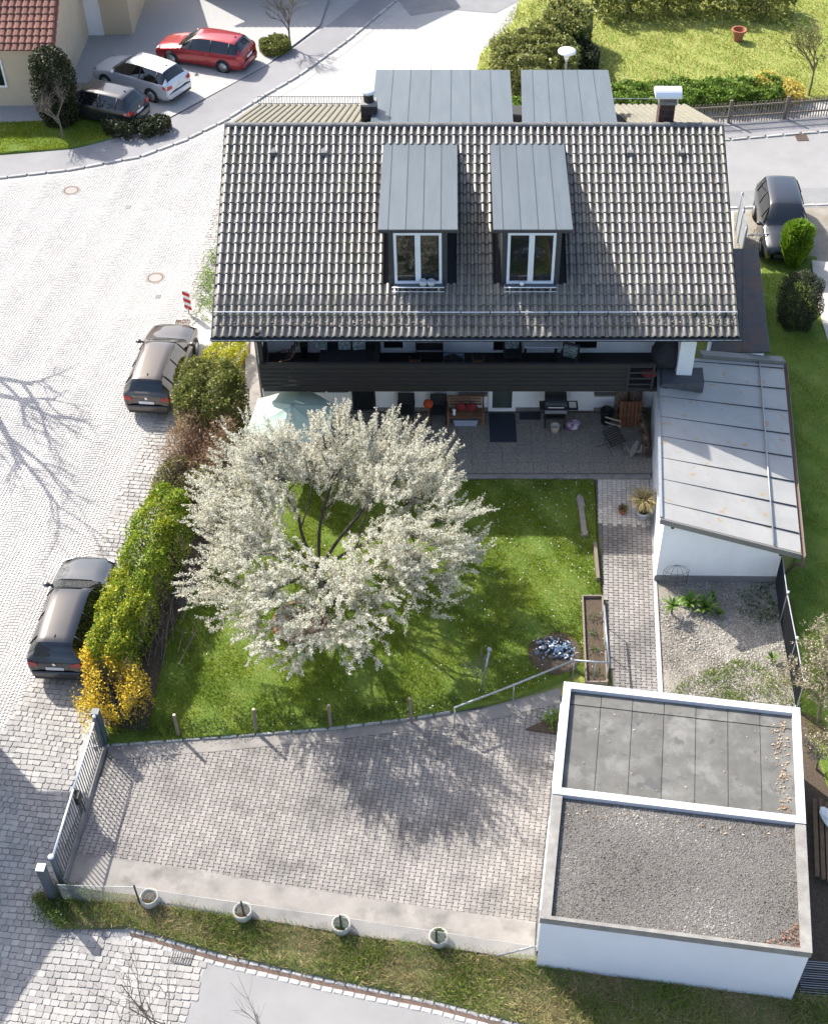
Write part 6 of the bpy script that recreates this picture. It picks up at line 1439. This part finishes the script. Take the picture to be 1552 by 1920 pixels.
p=atT(1166,962,.1); pottedplant('small low green potted plant on the path next to the dry grass',p.x,p.y,p.z,.13,.2,m_terra,mg_mixed,90,4,.09,ph=.14)
# wire cloche against the annex
c=atY(1268,1062,27.05); wc=thing('wire_cloche','domed wire plant cage leaning on the white annex wall','plant cage',(c.x,26.95,.55)); x=c.x
for zz_2 in (.55,.72,.89,1.06): 
    ob('hoop',MB().tube([(x+.38*math.cos(a*math.pi/8),27.0-.22*math.sin(a*math.pi/8)*1.0,zz_2) for a in range(9)],.006,4),m_iron,wc)
for k in range(7):
    a=math.pi*k/6; ob('wire',MB().tube([(x+.38*math.cos(a),27.0-.22*math.sin(a),.5),(x+.38*math.cos(a),27.0-.22*math.sin(a),1.02),(x+.25*math.cos(a),27.02-.12*math.sin(a),1.17),(x,27.03,1.22)],.006,4),m_iron,wc)
# gravel bed stones and rosettes
m_gst=leaf_mat('bed_gravel',(.16,.145,.12),(.38,.355,.315),0,.9,tip=(.48,.46,.43))
stones('bed_gravel',bed_poly,lambda x,y:Tn(y)+.085,15000,.012,.032,m_gst,gbed,seed=9)
m_yucca=leaf_mat('rosette_leaves',(.06,.13,.02),(.17,.27,.05),.25,.5)
def rosette(lb,px,py,r,n,seed,stem=0):
    p=atT(px,py,.1); q=np.random.default_rng(seed); A=[]; z0=p.z+stem
    t=thing('rosette_plant',lb,'plant',p,0,'green rosette plants in the gravel bed')
    for k in range(n):
        a=q.uniform(0,6.28); el=q.uniform(.1,1.3); L_=r*q.uniform(.7,1.1); d=np.array([math.cos(a)*math.cos(el),math.sin(a)*math.cos(el),math.sin(el)]); w=np.array([-math.sin(a),math.cos(a),0])*L_*.09; o=np.array([p.x,p.y,z0]); m1=o+d*L_*.55; e=o+d*L_-np.array([0,0,L_*.12]); A.append([o-w*.5,o+w*.5,m1+w,m1-w]); A.append([m1-w,m1+w,e+w*.1,e-w*.1])
    ob('leaves',npmesh('leaves',np.array(A),m_yucca,q.random(len(A))),None,t)
    if stem: ob('stem',MB().tube([p,p+Vector((0,0,stem))],.025,6),m_bark,t)
for k,a in enumerate((('tall rosette plant nearest the path below the annex',1258,1150,.42,34,.35),('rosette plant between the path and the annex shadow',1291,1135,.45,38,.12),('rosette plant at the edge of the annex shadow',1322,1143,.5,42,.1),('low rosette at the front of the annex shadow',1345,1152,.30,22,.05),('bright rosette beside the mesh fence',1446,1240,.32,24,.1),('rosette inside the annex shadow',1337,1125,.3,20,.1))): rosette(a[0],a[1],a[2],a[3],a[4],100+k,a[5])
groundcover('low_weeds','low weeds and dry grass between gravel bed and rear garage',PX([(1250,1302),(1300,1275),(1380,1262),(1480,1275),(1498,1325)],.1),lambda x,y:Tn(y)+.09,420,.045,mg_mixed,23,.05,clump=-.3)
blades('low_weeds',PX([(1250,1302),(1300,1262),(1380,1235),(1480,1250),(1498,1325)],.1),lambda x,y:Tn(y)+.09,2600,.05,.16,m_vgreen,44,lean=.9,width=.012,dens=lambda x,y:gnoise(x*1.7,y*1.7),label='green grass tufts between the gravel bed and rear garage',cat='grass')
groundcover('low_weeds','dark low weeds in the annex shadow beside the mesh fence',PX([(1370,1120),(1450,1092),(1470,1165),(1420,1172)],.1),lambda x,y:Tn(y)+.09,1300,.06,mg_cover,24,.10,clump=.3)
groundcover('low_weeds','scattered small weeds over the pale gravel bed',PX([(1300,1160),(1450,1170),(1480,1270),(1290,1240)],.1),lambda x,y:Tn(y)+.09,260,.05,mg_cover,25,.06)
# dark mesh fence right of the gravel bed
fp=[atT(1452,1088,.1),atT(1462,1165,.1),atT(1478,1250,.1),atT(1492,1330,.1)]
mf=thing('mesh_fence','dark mesh fence with white-capped posts right of the gravel bed','fence',fp[1])
for a,b in zip(fp[:-1],fp[1:]):
    ob('dark_netting',npmesh('dark_netting',meshbay((a.x,a.y,a.z),(b.x,b.y,b.z),1.15,.05,.007),m_iron),None,mf,kind='stuff')
    ob('top_rail',MB().tube([a+Vector((0,0,1.2)),b+Vector((0,0,1.2))],.018,6),m_galv,mf)
for p in fp:
    po=ob('post',MB().tube([p,p+Vector((0,0,1.32))],.025,8),m_galv,mf); ob('cap',MB().lathe([(.035,0),(.04,.03),(.02,.05),(0,.055)],p+Vector((0,0,1.31)),10),m_whitetrim,po)
# side yard with lumber
yard=sheet('side_yard',PX([(1500,1335),(1720,1430),(1720,2000),(1480,1900)],.0),m_soil,.06)
bx_l=thing('lumber_stack','stack of weathered planks on the ground right of the garages','lumber',atT(1545,1560,.1))
for k in range(9):
    a=atT(1526+ (k%5)*11,1500+6*(k%3),.15+.09*(k//5)); b=atT(1531+(k%5)*11,1640+5*(k%4),.15+.09*(k//5)); barq('plank',a,b,.11,.07,m_pallet,bx_l)
ob('plastic_sheet',MB().blob(atT(1548,1530,.45),(.14,.28,.16),3,2,.3),m_whitetrim,None,'crumpled white plastic sheet on the stack of planks','plastic')
st=thing('grating_steps','galvanised grating steps at the bottom right corner behind the garage','steps',atT(1535,1840,.1))
for k in range(5):
    a=atT(1500,1815+k*18,.25-.06*k); b=atT(1590,1822+k*18,.25-.06*k)
    for j in range(4): barq('grating_bar',a+Vector((0,j*.06,0)),b+Vector((0,j*.06,0)),.014,.03,m_galv,st)
# --- street furniture ---------------------------------------------------------------
def manhole(lb,px,py,r=.38):
    p=atT(px,py,.018); t=thing('manhole_cover',lb,'manhole cover',p,0); ob('concrete_ring',MB().lathe([(r,-.01),(r,.004),(r*.8,.004),(r*.8,-.01)],p,32),m_conc,t); ob('iron_ring',MB().lathe([(r*.80,-.01),(r*.80,.006),(r*.66,.006),(r*.66,-.01)],p,32),m_rust,t); ob('lid',MB().lathe([(r*.655,-.01),(r*.655,.005),(0,.005)],p,32),MAT('lid_concrete',(.25,.23,.215),rough=.9),t)
manhole('round manhole cover in the paving nearest the sidewalk',134,357); manhole('round manhole cover in the paving nearest the house',292,521)
def grate(lb,px,py,w,l,rz,mt=m_rust):
    p=atT(px,py,.018); t=thing('drain_grate',lb,'drain',p,rz); ob('frame',MB().box((0,l/2,.008),(w,.03,.02)).box((0,-l/2,.008),(w,.03,.02)).box((w/2,0,.008),(.03,l-.03,.02)).box((-w/2,0,.008),(.03,l-.03,.02)),mt,t,local=True); ob('pit',MB().box((0,0,-.004),(w-.02,l-.02,.012)),m_black,t,local=True)
    for k in range(7): ob('grate_bar',MB().box((-w/2+.06+k*(w-.12)/6,0,.010),(.025,l-.04,.016)),mt,t,local=True)
grate('rusty drain grate in front of the brown car',342,607,.5,.4,R(0)); grate('drain grate beside the kerb of the lower road',342,1796,.5,.3,R(-12),m_iron); grate('reddish drain grate in the back road by the picket fence',1502,258,.5,.5,R(4))
for px,py,lb in ((240,388,'small square service plate between the two manholes'),(297,556,'small square service plate below the nearer manhole')):
    p=atT(px,py,.02); bx('service_plate',p,(.22,.22,.012),m_conc,None,label=lb,cat='service plate')
# red and white marker board
p=atT(355,588,.05); mk=thing('marker_board','red and white striped marker board at the street corner of the house','sign',p); ob('pole',MB().tube([p,p+Vector((0,.03,1.05))],.025,8),m_galv,mk)
mw=MAT('board_white',(.75,.75,.74),rough=.5); mrd=MAT('board_red',(.45,.02,.02),rough=.5); bx('board',p+Vector((0,0,.62)),(.26,.02,.85),mw,mk)
for k in range(3):
    z0=p.z+.28+k*.3; ob('red_stripe',MB().add([(p.x-.13,p.y-.013,z0),(p.x+.13,p.y-.013,z0-.14),(p.x+.13,p.y-.013,z0+.02),(p.x-.13,p.y-.013,z0+.16)],[(0,1,2,3)]),mrd,mk)
groundcover('roadside_weeds','grass and weeds growing at the street corner of the house',PX([(375,600),(425,600),(455,640),(440,480),(400,470),(372,530)],.05),lambda x,y:Tn(y)+.05,5000,.07,mg_hedge,26,.25)
groundcover('roadside_weeds','weeds around the foot of the near gate post',PX([(70,1690),(125,1660),(160,1700),(120,1740),(80,1735)],.05),lambda x,y:Tn(y)*.0+.02,1800,.06,mg_cover,27,.28)
# street lamp across the back road
p=atT(1056,196); zt=atY(1050,96,p.y).z; lm=thing('street_lamp','white disc-headed street lamp rising behind the rear dormer','street lamp',p); ob('pole',MB().tube([p,(p.x,p.y,zt)],.05,8),m_galv,lm); ob('head',MB().lathe([(.06,-.45),(.12,-.28),(.14,-.1),(.40,-.04),(.40,.02),(.28,.08),(0,.11)],(p.x,p.y,zt),24),m_whitetrim,lm,smooth=True)
p=atT(1382,76,.08); ob('terracotta_pot',MB().lathe([(.2,0),(.28,.45),(.36,.47),(.36,.58),(.30,.58),(.27,.45),(.2,.15),(0,.15)],p,24),m_terra,None,'empty terracotta pot standing on the sunny lawn','pot',smooth=False)
# picket fence
fa=atT(1262,237,.06); fb=atT(1365,231,.06); fc=atT(1640,211,.06); pf=thing('picket_fence','weathered grey picket fence along the back sidewalk','fence',fb)
pk=MB().bbox((0,0,.5),(.05,.025,.98),.008).mesh('picket'); pk.materials.append(m_woodgrey)
for a,b in ((fa,fb),(fb,fc)):
    L_=(b-a).length; n=int(L_/.125); d=(b-a).normalized()
    for k in range(n): ob('picket',pk,None,pf,M=Matrix.Translation(a+d*(k*.125)+Vector((0,0,rnd.uniform(-.02,.02))))@Matrix.Rotation(math.atan2(d.y,d.x)+rnd.uniform(-.06,.06),4,'Z')@Matrix.Rotation(rnd.uniform(-.03,.03),4,'Y'))
    for z in (.25,.75): barq('rail',a+Vector((0,.04,z)),b+Vector((0,.04,z)),.04,.07,m_woodgrey,pf)
    for k in range(int(L_/2.6)+1): q=a+d*min(k*2.6,L_); bx('post',q+Vector((0,.06,.52)),(.13,.1,1.12),m_woodgrey,pf)
# metal gate by the house corner
g0=[atT(x,y,.1) for x,y in ((1379,432),(1383,455),(1390,478))]; sgt_=thing('side_gate','narrow grey sheet-metal gate beside the right house corner','gate',g0[1])
for k,p in enumerate(g0): ob('post',MB().tube([p,p+Vector((0,0,1.75-.25*k))],.05,8),m_galv,sgt_,smooth=True)
for a,b,h in ((g0[0],g0[1],1.55),(g0[1],g0[2],1.3)): barq('panel',a+Vector((0,0,.1)),b+Vector((0,0,.1)),.03,h,m_galv,sgt_)
ob('bar',MB().tube([g0[2]+Vector((.1,0,.9)),g0[2]+Vector((1.0,0.1,.9))],.025,6),m_galv,sgt_)
stones('parking_stones',PX([(1378,470),(1440,400),(1470,470),(1400,480)]),lambda x,y:Tn(y)+.022,3000,.02,.045,m_gst,park,seed=12)
# --- neighbours ----------------------------------------------------------------------
m_cream=MAT('cream_render',(.56,.46,.32),(.50,.41,.29),rough=.95,scale=1,bump=.1,bscale=60)
m_redtile=MAT('red_roof_tile',(.20,.085,.06),(.13,.06,.045),rough=.9,scale=6,var=.2)
sheet('forecourt',PX([(-150,300),(0,290),(130,280),(280,244),(380,190),(500,125),(600,50),(640,-70),(-150,-70)]),m_granite_far,.075)
nl=terrain('corner_lawn',PX([(-150,298),(0,288),(130,278),(215,255),(205,222),(60,228),(-150,235)],.1),m_lawn,lambda x,y:T(y)+.12,amp=.03,step=.6)
blades('grass',PX([(-60,292),(0,288),(130,278),(215,255),(205,222),(60,228),(-60,232)],.1),lambda x,y:Tn(y)+.12,14000,.05,.1,m_blade,36,width=.014,label='green corner lawn beside the sidewalk and forecourt',cat='grass')
def roof_house(name,label,cx,cy,w,d,h,rh,wall,rt,z0=.6,rows=16,ov=.5):
    t=thing(name,label,'house',(cx,cy,z0))
    ob('wall',MB().add([(cx-w/2,cy-d/2,z0-.3),(cx+w/2,cy-d/2,z0-.3),(cx+w/2,cy+d/2,z0-.3),(cx-w/2,cy+d/2,z0-.3),(cx-w/2,cy-d/2,z0+h),(cx+w/2,cy-d/2,z0+h),(cx+w/2,cy+d/2,z0+h),(cx-w/2,cy+d/2,z0+h),(cx-w/2,cy,z0+h+rh),(cx+w/2,cy,z0+h+rh)],[(0,1,5,4),(2,3,7,6),(1,2,6,9,5),(3,0,4,8,7)]),wall,t)
    rf=ob('roof',MB().add([(cx-w/2-ov,cy-d/2-ov,z0+h-.25),(cx+w/2+ov,cy-d/2-ov,z0+h-.25),(cx+w/2+ov,cy,z0+h+rh+.05),(cx-w/2-ov,cy,z0+h+rh+.05),(cx-w/2-ov,cy+d/2+ov,z0+h-.25),(cx+w/2+ov,cy+d/2+ov,z0+h-.25)],[(0,1,2,3),(3,2,5,4)]),rt,t)
    L_=math.hypot(d/2+ov,rh+.3); an_=math.atan2(rh+.3,d/2+ov); mb=MB(); tw2=.3
    n=int((w+2*ov)/tw2); row=MB(); P=[]
    for y,dz in ((-.02,.05),(L_/rows,.01)):
        P.append([(k*tw2+q,y,dz+z_) for k in range(n) for q,z_ in ((0,0),(.08,.05),(.2,.05),(.28,0))])
    row.grid(P); rme=row.mesh('tile_row'); rme.materials.append(rt)
    for r_ in range(rows): ob('tile_row',rme,None,rf,M=Matrix.Translation((cx-w/2-ov,cy-d/2-ov+r_*L_/rows*math.cos(an_),z0+h-.24+r_*L_/rows*math.sin(an_)))@Matrix.Rotation(an_,4,'X'))
    return t
a=atT(20,222); nh=roof_house('neighbour_house','cream neighbouring house with red-brown tiled roof at the top left',a.x-3.2,a.y+5.5,10.5,9,3.2,2.6,m_cream,m_redtile)
for k in range(3): opening('window',a.x-6.5+k*2.6,a.x-5.3+k*2.6,1.6,2.9,y=a.y+1.0,parent=nh)
a=atT(225,95); nh2=roof_house('neighbour_garage','low cream garage wing with red-brown roof behind the parked cars','' and 0 or a.x-3.6,a.y+5,8.0,7.0,2.5,1.6,m_cream,m_redtile,rows=12); nh2['category']='garage'
opening('garage_door',a.x-3.5,a.x-1.0,.65,2.6,y=a.y+1.5,parent=nh2,gm=m_whitetrim)
a=atT(640,-12); roof_house('neighbour_house','neighbouring house just beyond the top edge, shading the street behind the roof',a.x-4,a.y+4.2,8,8,4.6,2.4,m_cream,m_redtile,rows=12)
cone_shrub('conifer','tall dark green conifer beside the cream neighbouring house',atT(118,232),3.6,.85,12000,mg_dark,81,.12)
hedge('hedge','dark low hedge between forecourt and corner lawn','hedge',[hp(210,222,1.3,.5),hp(255,232,1.25,.5),hp(300,222,1.2,.5)],5000,.11,mg_dark,82)
hedge('shrub','round green shrub on the forecourt right of the dark red car','shrub',[hp(505,78,1.2,.6),hp(525,72,1.2,.6)],3500,.12,mg_olive,83)
# house outside the left edge whose shadow crosses the cobbles by the gate
prf=[(23.3,-.5),(23.3,5.4),(24.7,5.75),(23.7,6.9),(17.7,4.5),(16.2,3.9),(16.2,-.5)]; n=len(prf); mb=MB(); mb.add([(-14.4,*p) for p in prf]+[(-23,*p) for p in prf],[tuple(range(n)),tuple(range(2*n-1,n-1,-1))]+[(i,n+i,n+(i+1)%n,(i+1)%n) for i in range(n)])
t=thing('side_house','white house just outside the left edge, shading the cobbles before the gate','house',(-18,20,0)); ob('wall',mb,m_white,t)
